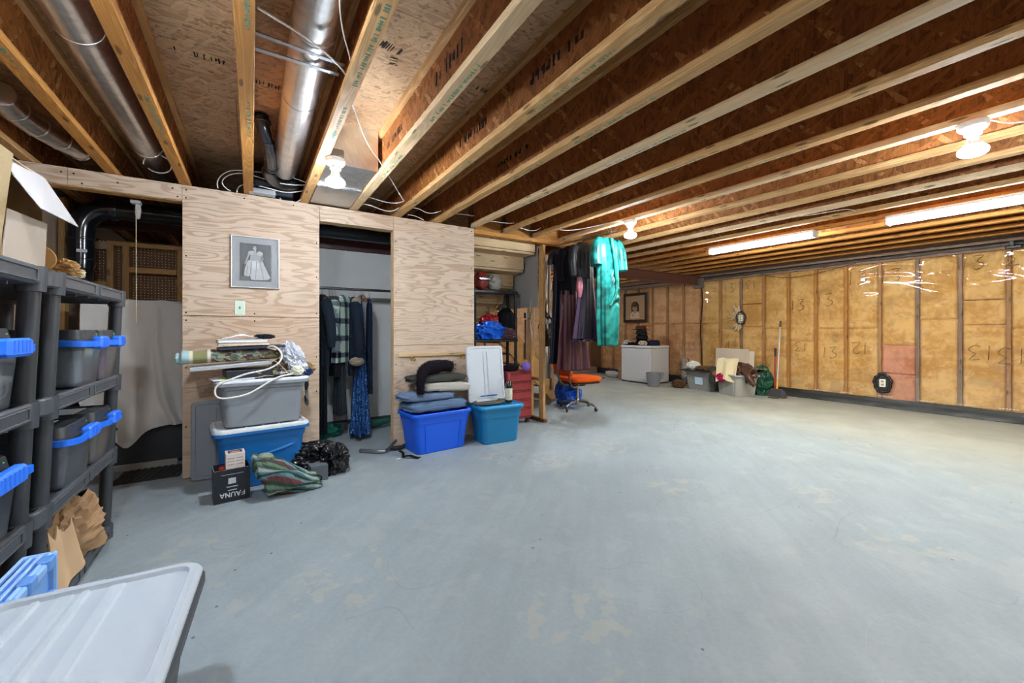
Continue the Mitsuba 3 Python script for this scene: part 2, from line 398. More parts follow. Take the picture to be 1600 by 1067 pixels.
def strip(u, v):
    y, z = YF - .02 - (YF + 2.6) * u, 0.005 + v * .14
    q = meshkit.fbm(np.stack([y * 4, z * 12, 0 * y], -1), 3)
    return np.stack([XR - .012 - .02 * q - .02 * (1 - v) ** 2, y, z + .015 * (q - .5) * v + .012 * (meshkit.noise(np.stack([y * 1.3, 0 * y, 0 * y], -1)) - .5) * v], -1)
put('baseboard_right', slab(160, 6, strip, .004), 'satin', '2b2c2c', 40)
lab('baseboard_right', 'black membrane strip along the foot of the insulated wall', kind='structure')

# hand-written 13 on the batts
def pen(strokes, y, z, s, flip=False, w=.0032):
    ms = []
    for st in strokes:
        a = np.array(st, float)
        if flip: a = -a
        pts = np.stack([np.full(len(a), XR - .030), y - a[:, 0] * s, z + a[:, 1] * s], 1)
        ms.append(tube(spline(pts, 14) if len(pts) > 2 else pts, w, 4))
    return join(ms)
ONE = [(-.62, .5), (-.66, -.5)]
TWO = [(-.25, .3), (0, .5), (.2, .3), (0, -.1), (-.28, -.45), (.3, -.45)]
THREE = [(-.2, .48), (.25, .42), (-.02, .08), (.3, -.12), (.18, -.42), (-.22, -.42)]
for y, z, s, fl, st in [(2.78, 1.62, .19, 0, (ONE, THREE)), (3.17, 1.56, .18, 0, (ONE, THREE)), (2.36, 1.93, .2, 0, (ONE, THREE)), (1.98, 1.92, .19, 0, (ONE, THREE)),
                        (4.35, 1.95, .17, 0, (ONE, THREE)), (4.02, 1.98, .15, 1, (ONE, THREE)), (1.18, 2.0, .17, 0, (ONE, THREE)), (.88, 2.02, .18, 1, (ONE, THREE)),
                        (1.2, .85, .18, 1, (ONE, THREE)), (.95, .82, .19, 1, (ONE, THREE)), (2.72, .78, .17, 0, (ONE, THREE)), (2.42, .86, .17, 1, (ONE, TWO)),
                        (4.3, .85, .15, 0, (ONE, THREE)), (3.2, .86, .15, 1, (ONE, THREE)), (5.15, .8, .15, 0, (ONE, THREE))]:
    put('wall_right__handwritten_number', pen(st, y, z, s, fl), 'matte', '6b4826', True)

# clear plastic vapour barrier stapled over the studs, creased where it hangs loose
def film(u, v):
    y, z = 4.93 - 7.2 * u, .09 + 2.03 * v
    P = lambda a, b, c: np.stack([y * a, z * b, 0 * y + c], -1)
    loose = (.12 + .88 * np.clip((z - 1.3) / .35, 0, 1)) * (.10 + .9 * np.clip((3.0 - y) / .6, 0, 1)) * (.35 + 1.1 * meshkit.noise(P(1.1, 1.4, 21)))
    fan = (z - 1.75) * 8.5 + (y - 1.6) * 2.6 * (z - 1.85) + 2.2 * np.sin(y * 2.1) * (z - 1.4) + 1.3 * meshkit.noise(P(2.2, .6, 11))
    cr = meshkit.noise(np.stack([y * 1.9, fan + 2.6 * meshkit.noise(P(1.5, 1.5, 3)), 0 * y], -1)) + .32 * meshkit.noise(np.stack([y * 2.1, fan * 2.2, 0 * y + 7], -1))
    base = meshkit.fbm(P(3, 3, 5), 3)
    bay = np.abs(((S0 - y) / SP) % 1 - .5)
    puff = .5 - bay
    pk = (1 - np.abs(2 * meshkit.noise(P(7, 5, 9)) - 1)) ** 4
    return np.stack([XR - .045 - .004 * base - .021 * loose * cr - .0025 * np.exp(-((z - .77) / .010) ** 2) - .0025 * np.exp(-((z - .36 - .01 * np.sin(y)) / .010) ** 2) - .004 * puff - .0012 * pk * (1 - .5 * loose), y, z], -1)
put('vapour_barrier', grid(300, 260, film), 'film', smooth=True)
lab('vapour_barrier', 'clear creased plastic sheet stapled over the yellow insulation', 'plastic sheet')

def film_far(u, v):
    y, z = 8.2 - 3.22 * u, .09 + 2.03 * v
    P = lambda a, b, c: np.stack([y * a, z * b, 0 * y + c], -1)
    return np.stack([XR - .038 - .012 * meshkit.fbm(P(2.4, 2.0, 3), 3) - .006 * meshkit.noise(P(1.2, 9, 4)), y, z], -1)
put('vapour_barrier_001', grid(120, 90, film_far), 'film', smooth=True)
lab('vapour_barrier_001', 'clear plastic sheet over the browner insulation behind the freezer', 'plastic sheet')
rng = random.Random(2)
def fine_print(y, z, n):
    ms, yy = [], y
    for _ in range(n):
        w = rng.uniform(.008, .022); ms.append(bx(XR - .064, XR - .0635, yy - w, yy, z - .006, z + .006)); yy -= w + .008
    return join(ms)
for i, y in enumerate((2.95, 2.6, 2.15, 1.72, 1.35, 1.02, .72, .45)):
    put('vapour_barrier__print', fine_print(y, .165 + .004 * (i % 3), 7), 'matte', 'd8cfc0', False, text='row of white print along the foot of the plastic'); labels['vapour_barrier__print' + (f'_{i:03d}' if i else '')]['kind'] = 'stuff'

# ------------------------------------------------------------------ ceiling: subfloor panels and I-joists
put('ceiling', bx(XL - .15, XR + .2, YB - .1, YF + .1, HS + .02, HS + .06), 'matte', '8a6b4a', False)
lab('ceiling', 'open ceiling of strand board on wooden I joists', kind='structure')
OPEN = (2.0, 3.05)  # stair opening in x, from the header to y = 7.2
j = 0
for yi in range(10):
    y0 = YB + .1 + yi * 1.22; y1 = min(y0 + 1.217, YF)
    x = XL - (1.22 if yi % 2 else 0)
    while x < XR:
        a, b = max(x, XL), min(x + 2.437, XR)
        if b - a > .05: put('ceiling__subfloor_panel', bx(a, b, y0, y1, HS, HS + .018), 'osb_floor', smooth=False)
        x += 2.44
JX0, JSP = -0.428, 0.4064
FW, FT = .032, .038
for k in range(-2, 20):
    xc = JX0 + JSP * k; root = f'ceiling__joist' + ('' if k == -2 else f'_{k + 2:03d}')
    y1 = 3.955 if 6 <= k <= 8 else YF - .01
    t = 1 if k in (-1, 0, 1) else (0 if k % 3 else 3)
    if k >= 14: t = 1
    for nm, z0, z1, tt in (('bottom_flange', HJ, HJ + FT, t), ('top_flange', HS - FT, HS, 0)):
        lumber(f'{root}__{nm}', xc - FW, xc + FW, YB + .01, y1, z0, z1, tt, .002)
    put(f'{root}__web', bx(xc - .005, xc + .005, YB + .01, y1, HJ + FT, HS - FT), 'osb_web', smooth=False)
lumber('ceiling__rim_joist', XR - .06, XR - .02, -2.7, YF, HJ - .02, HS, 2)
# stamps on the undersides: green grade marks in short strokes, black printing on webs and panels
rng = random.Random(11)
def marks(n, h, w, gap=.35):
    """n illegible stamp strokes in a row along +x, in the xy plane"""
    out, x = [], 0
    for i in range(n):
        r = rng.random()
        if r < gap: x += w * .9; continue
        hh = h * (.55 + .45 * rng.random()); ww = w * (.25 + .3 * rng.random())
        out.append(bx(x, x + ww, -hh / 2, hh / 2, 0, .0008))
        if rng.random() < .6: out.append(bx(x, x + w * .8, (hh / 2 - .004) * rng.choice([-1, 1, 0]) - .002, (hh / 2 - .004) * rng.choice([-1, 1, 0]) + .002, 0, .0008))
        x += w * (.8 + .5 * rng.random())
    return join(out)
for k in range(-1, 9):
    xc = JX0 + JSP * k
    for y0, n in ((1.1 + .13 * k % .5, 34), (2.55 - .2 * (k % 3), 26)):
        m = marks(n, .022, .017, .25); v = np.array(m.vertices)
        m.vertices = np.stack([xc + v[:, 1] * (1 if k % 2 else -1) + .008, y0 + v[:, 0], HJ - .0008 + 0 * v[:, 2] + (v[:, 2] > 1e-5) * .0010], 1)
        put(f'ceiling__joist_{k + 2:03d}__grade_stamp', m, 'matte', '5f7a64' if k < 3 else '6f8a6c', False)
for k, y0, h in [(3, 1.6, .07), (4, 2.15, .06), (5, 2.3, .05), (3, 2.5, .05), (4, 1.3, .06)]:
    xc = JX0 + JSP * k; m = marks(10, h, .04, .2); v = np.array(m.vertices)
    m.vertices = np.stack([np.full(len(v), xc - .0052) - (v[:, 2] > 1e-5) * .0008, y0 + v[:, 0], 2.40 + v[:, 1]], 1)
    put(f'ceiling__joist_{k + 2:03d}__web_print', m, 'matte', '241811', False)
def sub_print(x, y, n, h, w, rot=0):
    m = marks(n, h, w, .2); v = np.array(m.vertices); m.vertices = np.stack([v[:, 0], v[:, 1], -v[:, 2]], 1)
    return mv(m, x, y, HS - .0002, rz=rot)
for x, y, n, h, w, r in [(-.34, 2.62, 16, .05, .014, 0), (.02, 2.72, 16, .055, .014, 0), (.06, 1.50, 12, .10, .016, 0), (.12, 1.72, 9, .05, .012, 90), (.50, 2.02, 9, .08, .016, 10), (.62, 2.1, 6, .05, .012, 80), (1.1, 2.1, 8, .05, .014, 5)]:
    put('ceiling__panel_print', sub_print(x, y, n, h, w, r), 'matte', '2a1e14', False)

# steel beam in two lengths, painted red-brown
def ibeam(x0, x1, y, z0=2.055, z1=2.238, fw=.1, t=.012):
    return join([bx(x0, x1, y - fw / 2, y + fw / 2, z0, z0 + t, .002), bx(x0, x1, y - fw / 2, y + fw / 2, z1 - t, z1, .002), bx(x0, x1, y - .005, y + .005, z0 + t, z1 - t)])
put('steel_beam', ibeam(3.36, XR - .05, 5.0), 'satin', '5d3a30', 30); lab('steel_beam', 'red-brown steel beam running from behind the dresses into the insulated wall', 'beam')
put('steel_beam_001', ibeam(XL, 1.90, 5.03), 'satin', '4a2c2c', 30); lab('steel_beam_001', 'dark red steel beam seen at the top of the closet doorway', 'beam')
lumber('steel_beam__wood_cap', 3.36, XR - .05, 4.955, 5.045, 2.2385, 2.2395, 0)
put('beam_pocket', bx(XR - .10, XR - .04, 4.90, 5.10, 2.0, 2.20, .006), 'matte', '6a625a', 30); lab('beam_pocket', 'grey plate where the red-brown beam meets the insulated wall', 'plate')
put('corner_trim', tube(spline([(XR - .06, 4.95, 2.05), (XR - .065, 4.93, 1.6), (XR - .06, 4.96, 1.2), (XR - .065, 4.94, .7), (XR - .06, 4.95, .1)], 30), .012, 6), 'matte', '2c211a', True); lab('corner_trim', 'dark tape seam running down the insulated wall under the beam end', 'tape')

# ------------------------------------------------------------------ plywood closet wall
def sheet(x0, x1, z0, z1):
    put('wall_closet__plywood_sheet', bx(x0, x1, YP, YP + .015, z0, z1, .001), 'plywood', smooth=False)
sheet(-.442, .503, 0.012, 1.242); sheet(-.442, .503, 1.246, 2.236)
sheet(.505, 1.156, 2.10, 2.236)
sheet(1.158, 2.032, 0.012, .985); sheet(1.158, 2.032, .989, 2.236)
sheet(-1.05, -.444, 2.117, 2.236); sheet(-1.30, -1.052, 2.117, 2.236)
for x0, x1, z0, z1 in [(-.44, -.402, 0, 2.2), (.463, .501, 0, 2.2), (1.16, 1.198, 0, 2.2), (1.98, 2.018, 0, 2.2), (.0, .038, 0, 2.2), (1.56, 1.598, 0, 2.2)]:
    lumber('wall_closet__stud', x0, x1, YP + .0155, YP + .105, z0, z1, 3)
lumber('wall_closet__header', .503, 1.158, YP + .0155, YP + .105, 2.10, 2.138, 3)
lumber('wall_closet__header', -1.30, -.442, YP + .0155, YP + .105, 2.112, 2.15, 0)
lumber('wall_closet__top_plate', -1.30, 2.02, YP + .0155, YP + .105, 2.2005, 2.2385, 0)
scr = []
for x, z in [(-.42, 2.2), (-.42, 2.14), (-.05, 2.2), (.3, 2.2), (-.42, 1.7), (-.42, 1.27), (-.42, 1.21), (.02, 1.27), (.02, 1.21), (.48, 1.9), (.48, 1.6), (.48, 1.28), (.48, .9), (.48, .6), (1.18, 2.0), (1.18, 1.5), (1.18, .8), (2.0, 2.2), (2.0, 1.8), (2.0, 1.4), (1.58, 1.42), (1.58, 1.38), (-.8, 2.18), (-.98, 2.14), (-1.02, 2.2), (-.47, 2.14), (-.5, 2.2), (-.42, .85), (-.42, .4), (-1.08, 2.2)]:
    scr.append(mv(trimesh.creation.cylinder(.006, .002, sections=8), x, YP - .0005, z, rx=90))
put('wall_closet__screw', join(scr), 'matte', '3a2c20', False); lab('wall_closet__screw', kind='stuff')
lab('wall_closet', 'partition clad in pale plywood sheets with a closet doorway', kind='structure')
# closet interior
put('wall_closet_back', bx(.30, 1.95, 4.99, 5.0, 0, 2.05), 'drywall', smooth=False)
put('wall_closet_back__sheet', bx(.30, 1.95, 4.985, 4.9898, 0.93, 2.05, .001), 'drywall', smooth=False)
lab('wall_closet_back', 'pale drywall at the back of the closet', kind='structure')
put('wall_closet_side', bx(1.46, 1.475, YP + .11, 4.98, 0, 2.2), 'drywall', smooth=False); lab('wall_closet_side', 'grey right side wall of the closet', kind='structure')
put('wall_closet_left', bx(.30, .315, YP + .11, 4.98, 0, 2.2), 'drywall', smooth=False); lab('wall_closet_left', 'left side wall of the closet', kind='structure')
# utility nook back wall: framing with pegboard behind
put('wall_utility', bx(XL, -.40, 5.10, 5.115, 0, 1.96), 'pegboard', smooth=False)
for x in (-1.09, -.985, -.60, -.46): lumber('wall_utility__stud', x, x + .045, 5.0, 5.089, 0, 1.895, 0)
lumber('wall_utility__top_plate', -1.09, -.40, 5.0, 5.089, 1.8955, 1.935, 0)
lumber('wall_utility__blocking', -.94, -.605, 5.0, 5.089, 1.66, 1.71, 0)
lumber('wall_utility__blocking', -1.30, -1.092, 5.0, 5.089, 1.52, 1.57, 0)
put('wall_utility__patch', bx(-1.2, -1.06, 5.04, 5.098, 1.86, 1.93), 'matte', 'b09a7c', False)
lab('wall_utility', 'brown pegboard wall on wooden framing at the back of the utility nook', kind='structure')
put('wall_utility_side', bx(-.415, -.40, YP + .11, 5.1, 0, 2.2), 'matte', '4a3526', False); lab('wall_utility_side', 'dark side wall between utility nook and closet', kind='structure')

# ------------------------------------------------------------------ lamps
scene['bulb_glow'] = {'type': 'diffuse', 'reflectance': {'type': 'rgb', 'value': .8}}
def ceiling_lamp(x, y, text, zt=HJ):
    r = numbered('ceiling_lamp')
    put(r + '__holder', mv(lathe([(.0, zt), (.056, zt - .001), (.061, zt - .010), (.060, zt - .028), (.050, zt - .042), (.036, zt - .050), (.034, zt - .068), (.0, zt - .069)], 24), x, y), 'satin', 'e6e6e2', 40)
    put(r + '__bulb_neck', mv(lathe([(.022, zt - .068), (.024, zt - .085), (.030, zt - .105), (.0445, zt - .127)], 24), x, y), 'satin', 'f0f2f4', 40)
    g = [(.045, zt - .1275), (.057, zt - .141), (.060, zt - .150), (.058, zt - .163), (.046, zt - .174), (.025, zt - .180), (0, zt - .181)]
    m = mv(lathe(g, 20), x, y)
    m.invert()
    scene[r + '__bulb'] = mikit.ply(m, 'bulb_glow', smooth=False, emitter={'type': 'area', 'radiance': {'type': 'rgb', 'value': list(BULB)}})
    lab(r, text, 'lamp', 'bare bulb lamps on the joists')
    lab(r + '__bulb', 'lit round bulb')
    return r
for (x, y), s in zip(BULB_SPOTS, ['lit bare bulb lamp in front of the metal duct above the plywood wall', 'largest lit bare bulb lamp, at the upper right by the tube lights', 'lit bare bulb lamp just right of the turquoise dress',
                                  'unseen bare bulb lamp on the joists above the camera, placed to light the left bays and shelves', 'unseen bare bulb lamp on the joists behind the camera, placed to brighten the foreground', 'unseen bare bulb lamp on the joists far behind the camera, placed to brighten the foreground', 'unseen bare bulb lamp beyond the steel beam, hidden by the hanging dresses, placed to light the far wall and freezer']):
    ceiling_lamp(x, y, s)
put('ceiling_lamp__junction_box', bx(.41, .50, 2.78, 2.88, HJ + .001, HJ + .05, .006), 'satin', '8d8f8e', 30)
def tube_light(y0, y1, text, xc=5.225, zb=2.152):
    r = numbered('tube_light')
    put(r + '__housing', bx(xc - .062, xc + .062, y0, y1, zb + .06, HJ - .001, .006), 'satin', 'e4e4de', 30)
    for y in (y0, y1): put(r + '__end_cap', bx(xc - .064, xc + .064, y - .008, y + .008, zb, HJ - .004, .006), 'satin', 'd8d8d2', 30)
    n = 9; a = np.linspace(0, np.pi, n)
    ring = np.stack([xc + .062 * np.cos(a) * np.clip(1.0 + .0 * a, 0, 1), 0 * a, zb + .0595 - .0575 * np.sin(a) ** .45], 1)
    m = loft([ring + [0, y0 + .009, 0], ring + [0, y1 - .009, 0]], False, False, closed=False)
    if np.array(m.face_normals)[:, 2].mean() > 0: m.invert()
    scene[r + '__diffuser'] = mikit.ply(m, 'bulb_glow', smooth=False, emitter={'type': 'area', 'radiance': {'type': 'rgb', 'value': list(TUBE)}})
    lab(r, text, 'light', 'long fluorescent lights on the joists'); lab(r + '__diffuser', 'lit white lens')
tube_light(1.98, 3.18, 'lit long tube light in the middle, the farther and smaller one')
tube_light(.15, 1.37, 'lit long tube light cut by the right edge of the photo, the nearer one')

# ------------------------------------------------------------------ plastic shelves, left
SX = lambda z: -.652 + .040 * z              # their front leans a little into the room
LEVELS = [.07, .49, .89, 1.35]
def deck(y0, y1, z, h=.062):
    xf, xb = SX(z), SX(z) - .46
    w, d = xf - xb, y1 - y0
    def at(m): return mv(m, (xf + xb) / 2, (y0 + y1) / 2, 0)
    rings = [rrect(w - .012, d - .012, .035, z - h, 5), rrect(w, d, .04, z - h + .006, 5), rrect(w, d, .04, z - .006, 5), rrect(w - .010, d - .010, .036, z, 5),
             rrect(w - .034, d - .034, .03, z, 5), rrect(w - .040, d - .040, .03, z - .010, 5)]
    top = at(loft(rings, True, True)); extra = []
    # raised borders of the two long recesses along the front rim
    for a, b in ((.10, .47), (.53, .90)):
        A, B = y0 + d * a, y0 + d * b
        for q in ((A, B, z - h + .008, z - h + .014), (A, B, z - .016, z - .010), (A, A + .006, z - h + .008, z - .010), (B - .006, B, z - h + .008, z - .010)):
            extra.append(bx(xf - .003, xf + .005, q[0], q[1], q[2], q[3], .002))
    ribs = [bx(xb + .02, xf - .02, y0 + .02, y1 - .02, z - h - .001, z - h + .004)]
    for k in range(7): yy = y0 + .06 + k * (d - .12) / 6; ribs.append(bx(xb + .03, xf - .03, yy - .004, yy + .004, z - h - .012, z - h))
    return join([top] + extra + ribs)
def shelf(y0, y1, text):
    r = numbered('storage_shelf')
    for z in LEVELS:
        k = put(r + '__deck', deck(y0, y1, z), 'satin', '46494e', 30)
        [put(k + '__corner_sleeve', mv(lathe([(.036, z - .085), (.038, z - .02), (.038, z + .001)], 16), SX(z) - dx, yy), 'satin', '3d4045', 35) for dx in (.030, .43) for yy in (y0 + .105, y1 - .052)]
    for dx in (.030, .43):
        for yy in (y0 + .105, y1 - .052):
            put(r + '__post', tube([(SX(z) - dx, yy, z) for z in (.0, .45, .9, 1.33)], .0275, 18), 'satin', '33363a', 35)
    lab(r, text, 'shelf', 'black plastic shelves on the left')
shelf(1.06, 2.085, 'black plastic shelf unit at the left edge, carrying the open cardboard box')
shelf(2.095, 3.12, 'black plastic shelf unit beside the utility nook, second from the left edge')

def clear_tote(y0, y1, z, xf, depth, h, text, body='4b525a', inner='6d6670', note=True, latch_at=.5, contents=None):
    """smoky see-through tote with black lid and blue swing latch facing the room (+x)"""
    r = numbered('latching_tote'); w = y1 - y0; cx, cy = xf - depth / 2, (y0 + y1) / 2
    hb = h * .70
    o = [rrect(depth * .90, w * .90, .03, z, 5), rrect(depth * .97, w * .97, .035, z + hb, 5), rrect(depth, w, .04, z + hb + .004, 5), rrect(depth, w, .04, z + hb + .012, 5), rrect(depth * .95, w * .95, .035, z + hb + .012, 5), rrect(depth * .88, w * .88, .03, z + .006, 5)]
    put(r + '__body', mv(loft(o), cx, cy), 'smoky', smooth=35)
    cm = blob(1, 4, .45, 2.6, hash_(text) % 50, (1, 1, 1), True); cv = np.array(cm.vertices); cm.vertices = np.clip(cv * 1.6, -1, 1) * (1 - .06 * meshkit.fbm(cv * 6, 3)[:, None]) * [depth * .415, w * .425, hb * .42] + [0, 0, z + hb * .47]
    put(r + '__contents', mv(cm, cx, cy), 'cloth', inner, 40)
    l0 = z + hb + .016
    L = [rrect(depth * .99, w * .99, .04, l0, 5), rrect(depth * .985, w * .985, .04, l0 + .012, 5), rrect(depth * .93, w * .93, .04, l0 + .016, 5), rrect(depth * .90, w * .90, .04, z + h - .004, 5), rrect(depth * .88, w * .88, .036, z + h, 5), rrect(depth * .84, w * .82, .03, z + h, 5), rrect(depth * .83, w * .81, .03, z + h - .006, 5)]
    lid = r + '__lid'; put(lid, mv(loft(L), cx, cy), 'satin', '2d3136', 35)
    grooves = [bx(xf - depth * .06, xf - depth * .045, cy + w * a - .001, cy + w * a + .001, l0 + .018, z + h - .006) for a in (-.18, .18)]
    put(lid + '__seam', join(grooves), 'satin', '15181b', False)
    put(lid + '__sticker', mv(trimesh.creation.cylinder(.0075, .002, sections=14), xf - depth * .046, cy + w * .33, l0 + (h - hb - .016) * .62, ry=86), 'satin', '58d06a', False, text='round green sticker')
    if note: put(lid + '__paper_note', mv(bx(-depth * .16, depth * .16, -w * .30, w * .30, z + h - .0055, z + h - .0045), cx + depth * .08, cy), 'matte', 'c9cdd2', False, text='white paper label on the lid')
    # blue band round the front and the latch
    f = .012
    hp = [(cx - depth * .1, y0 - .002, l0 + .003), (xf - .05, y0 - .002, l0 - .001), (xf - .012, y0 + .010, l0 - .003), (xf + f, y0 + .05, l0 - .005), (xf + f, cy, l0 - .005), (xf + f, y1 - .03, l0 - .005), (xf + f + .003, y1 + .007, l0 - .004)]
    p = spline(hp, 40); tg = np.gradient(p, axis=0); tg /= np.linalg.norm(tg, axis=1, keepdims=True); nn = np.cross(tg, [0, 0, 1.0]); band = loft([np.array([q - n_ * .004 + [0, 0, -.015], q + n_ * .005 + [0, 0, -.013], q + n_ * .005 + [0, 0, .011], q - n_ * .004 + [0, 0, .013]]) for q, n_ in zip(p, nn)])
    put(r + '__handle', band, 'satin', '1668e0', 30, text='blue swing handle')
    yl = y0 + w * latch_at
    put(r + '__handle__latch', bx(xf - .012, xf + f + .014, yl, yl + w * .40, l0 - .030, l0 + .028, .009), 'satin', '2f74e8', 30, text='blue latch')
    ribs = [bx(xf + f + .013, xf + f + .0155, yl + w * (.05 + .065 * i), yl + w * (.07 + .065 * i), l0 - .016, l0 + .022) for i in range(5)]
    [put(r + '__handle__latch_grip', q, 'satin', '2a6add', False) for q in ribs]
    lab(r, text, 'storage tote', 'see-through totes with blue latches')
scene['smoky_inner'] = {'type': 'principled', 'base_color': {'type': 'rgb', 'value': [.10, .115, .135]}, 'roughness': .18, 'specular': .6}
scene['smoky'] = {'type': 'blendbsdf', 'weight': .36, 'bsdf_0': {'type': 'thindielectric', 'int_ior': 1.45}, 'bsdf_1': two(scene['smoky_inner'])}
del scene['smoky_inner']
clear_tote(2.48, 2.77, .891, -.610, .40, .245, 'see-through tote with blue latch on the upper shelf behind the second post', inner='c5ced6', note=False)
clear_tote(2.795, 3.032, .891, -.605, .40, .245, 'see-through tote with mauve contents at the right end of the upper shelf', inner='b890ac', note=False)
clear_tote(2.36, 2.70, .491, -.625, .40, .245, 'smoky blue-latched tote with a white paper label, nearer of the pair on the middle shelf', inner='8f8c9c')
clear_tote(2.725, 3.035, .491, -.62, .40, .245, 'smoky blue-latched tote at the far right end of the middle shelf', inner='a8967f')
clear_tote(1.60, 1.985, .891, -.625, .42, .25, 'see-through tote with pale crumpled contents on the shelf unit at the left edge', inner='f0f2f0', note=False, latch_at=.55)
clear_tote(1.54, 1.99, .491, -.630, .42, .25, 'dark tote with blue latch low on the shelf unit at the left edge', inner='46557a', latch_at=.5)

# open cardboard box lying on its side on the near unit
def quad(pts, t=.004):
    p = np.array(pts, float); n = np.cross(p[1] - p[0], p[2] - p[0]); n = n / np.linalg.norm(n) * t
    v = np.vstack([p, p + n]); k = len(p)
    return trimesh.convex.convex_hull(v)
bw = 'cardboard_box'
put(bw + '__body', join([bx(-1.03, -.635, 1.50, 1.505, 1.352, 1.68), bx(-1.03, -.635, 2.145, 2.15, 1.352, 1.68), bx(-1.03, -.635, 1.50, 2.15, 1.352, 1.357), bx(-1.03, -1.025, 1.50, 2.15, 1.352, 1.68), bx(-1.03, -.635, 1.50, 2.15, 1.675, 1.68)]), 'matte', 'a98c69', False)
put(bw + '__flap', quad([(-.66, 1.86, 1.690), (-.632, 2.16, 1.686), (-.565, 2.235, 1.535), (-.548, 1.85, 1.512)], .003), 'matte', 'a6a3a3', False, text='white lined top flap hanging open')
put(bw + '__flap', quad([(-.633, 1.86, 1.355), (-.633, 2.150, 1.355), (-.627, 2.150, 1.520), (-.627, 1.86, 1.505)], .003), 'matte', 'a99b8c', False, text='pale bottom flap folded up')
put(bw + '__flap', quad([(-.635, 1.50, 1.36), (-.635, 1.84, 1.36), (-.60, 1.82, 1.66), (-.60, 1.50, 1.66)], .003), 'matte', 'a8936f', False, text='plain brown side flap')
lab(bw, 'open cardboard box with drooping white flap on top of the left shelf unit', 'box')
put('white_carton', bx(-.70, -.655, 2.09, 2.13, 1.352, 1.45, .002), 'matte', 'd6d8d8', 30); lab('white_carton', 'small white carton between the cardboard box and the paper roll', 'carton')
# kraft paper roll and scraps on the far unit
def roll(p0, p1, r, hole=.35):
    p0, p1 = np.array(p0, float), np.array(p1, float)
    m = lathe([(r * hole, .02), (r * hole, 0), (r * .9, 0), (r, .004), (r, np.linalg.norm(p1 - p0)), (r * hole, np.linalg.norm(p1 - p0))], 28)
    R = trimesh.geometry.align_vectors([0, 0, 1], (p1 - p0) / np.linalg.norm(p1 - p0)); m.apply_transform(R); m.apply_translation(p0); return m
put('paper_roll', roll((-.665, 2.21, 1.403), (-.84, 2.52, 1.403), .050), 'matte', 'a87f4c', 35); lab('paper_roll', 'brown kraft paper roll lying end-on on the second shelf unit', 'paper roll')
put('paper_roll__core', mv(trimesh.creation.icosphere(subdivisions=1, radius=.013), -.673, 2.225, 1.403), 'matte', '4a331d', True)
for i, (x, y, s, c) in enumerate([(-.645, 2.335, .036, 'b58f60'), (-.72, 2.185, .026, 'd6c29c'), (-.64, 2.44, .026, 'd9c9a8')]):
    put('paper_scrap' + (f'_{i:03d}' if i else ''), mv(blob(s, 3, .6, 2.5, i, (1.2, 1.1, .75), True), x, y, 1.352 + s * .85), 'matte', c, 20)
    lab('paper_scrap' + (f'_{i:03d}' if i else ''), ['torn brown paper scrap in front of the paper roll', 'cream paper scrap under the end of the paper roll', 'cream paper scrap farthest along the shelf edge'][i], 'paper scrap', 'crumpled paper scraps')

# bottom deck: crumpled bag, torn cardboard, light blue folding crate
def bag(u, v):
    a = u * 2 * np.pi; z = v
    R = (.135 + .03 * np.sin(3 * a + 1)) * (1 - .35 * v ** 3)
    q = meshkit.fbm(np.stack([np.cos(a) * 2.3, np.sin(a) * 2.3, z * 3.2], -1) + 7, 3, 3); q = 1 - np.abs(2 * q - 1) * 2
    R = R * (1 + .28 * q)
    return np.stack([R * np.cos(a) * .9, R * np.sin(a) * 1.35, .24 * z ** .8 + .05 * q * v], -1)
m = grid(60, 30, bag); put('paper_bag', mv(m, -.79, 2.74, .075), 'matte', '9c7c5c', 25); lab('paper_bag', 'crumpled brown paper bag on the lowest shelf', 'paper bag')
put('torn_cardboard', slab(20, 14, lambda u, v: np.stack([-.640 - .03 * v + .006 * np.sin(9 * u), 2.31 + .30 * u * (1 - .15 * v), .075 + (.275 - .05 * np.abs(np.sin(u * 7)) - .06 * u + .03 * meshkit.noise(np.stack([u * 12, 0 * u, 0 * u], -1))) * v], -1), .004), 'matte', 'b99b79', 30); lab('torn_cardboard', 'torn tan cardboard panel standing in front of the crumpled paper bag', 'cardboard')
fc = 'folding_crate'
cy0, cy1, cx0, cx1, ch = 1.615, 1.93, -.617, -.535, .415
put(fc + '__panel', bx(cx0 + .012, cx1 - .016, cy0 + .01, cy1 - .01, .012, ch - .012, .004), 'satin', '6f9cd6', 30)
for yy in (cy0, cy1 - .022): put(fc + '__side_rail', bx(cx0, cx1, yy, yy + .022, .0, ch, .005), 'satin', '86aee2', 30)
for z in (.0, .13, .27, ch - .03): put(fc + '__cross_rail', bx(cx1 - .018, cx1 + .004, cy0 + .022, cy1 - .022, z, z + .03, .005), 'satin', '86aee2', 30)
for k in range(4): put(fc + '__top_rib', bx(cx0 + .004 + .020 * k, cx0 + .014 + .020 * k, cy0 + .022, cy1 - .022, ch - .012, ch + .003, .003), 'satin', '93b8ea', 30)
for yy in (1.70, 1.83): put(fc + '__hinge', bx(cx1 - .022, cx1 + .010, yy, yy + .05, ch - .03, ch + .008, .004), 'satin', '5f8fd0', 30)
lab(fc, 'light blue plastic folding crate stood against the shelves behind the white lidded tote', 'crate')

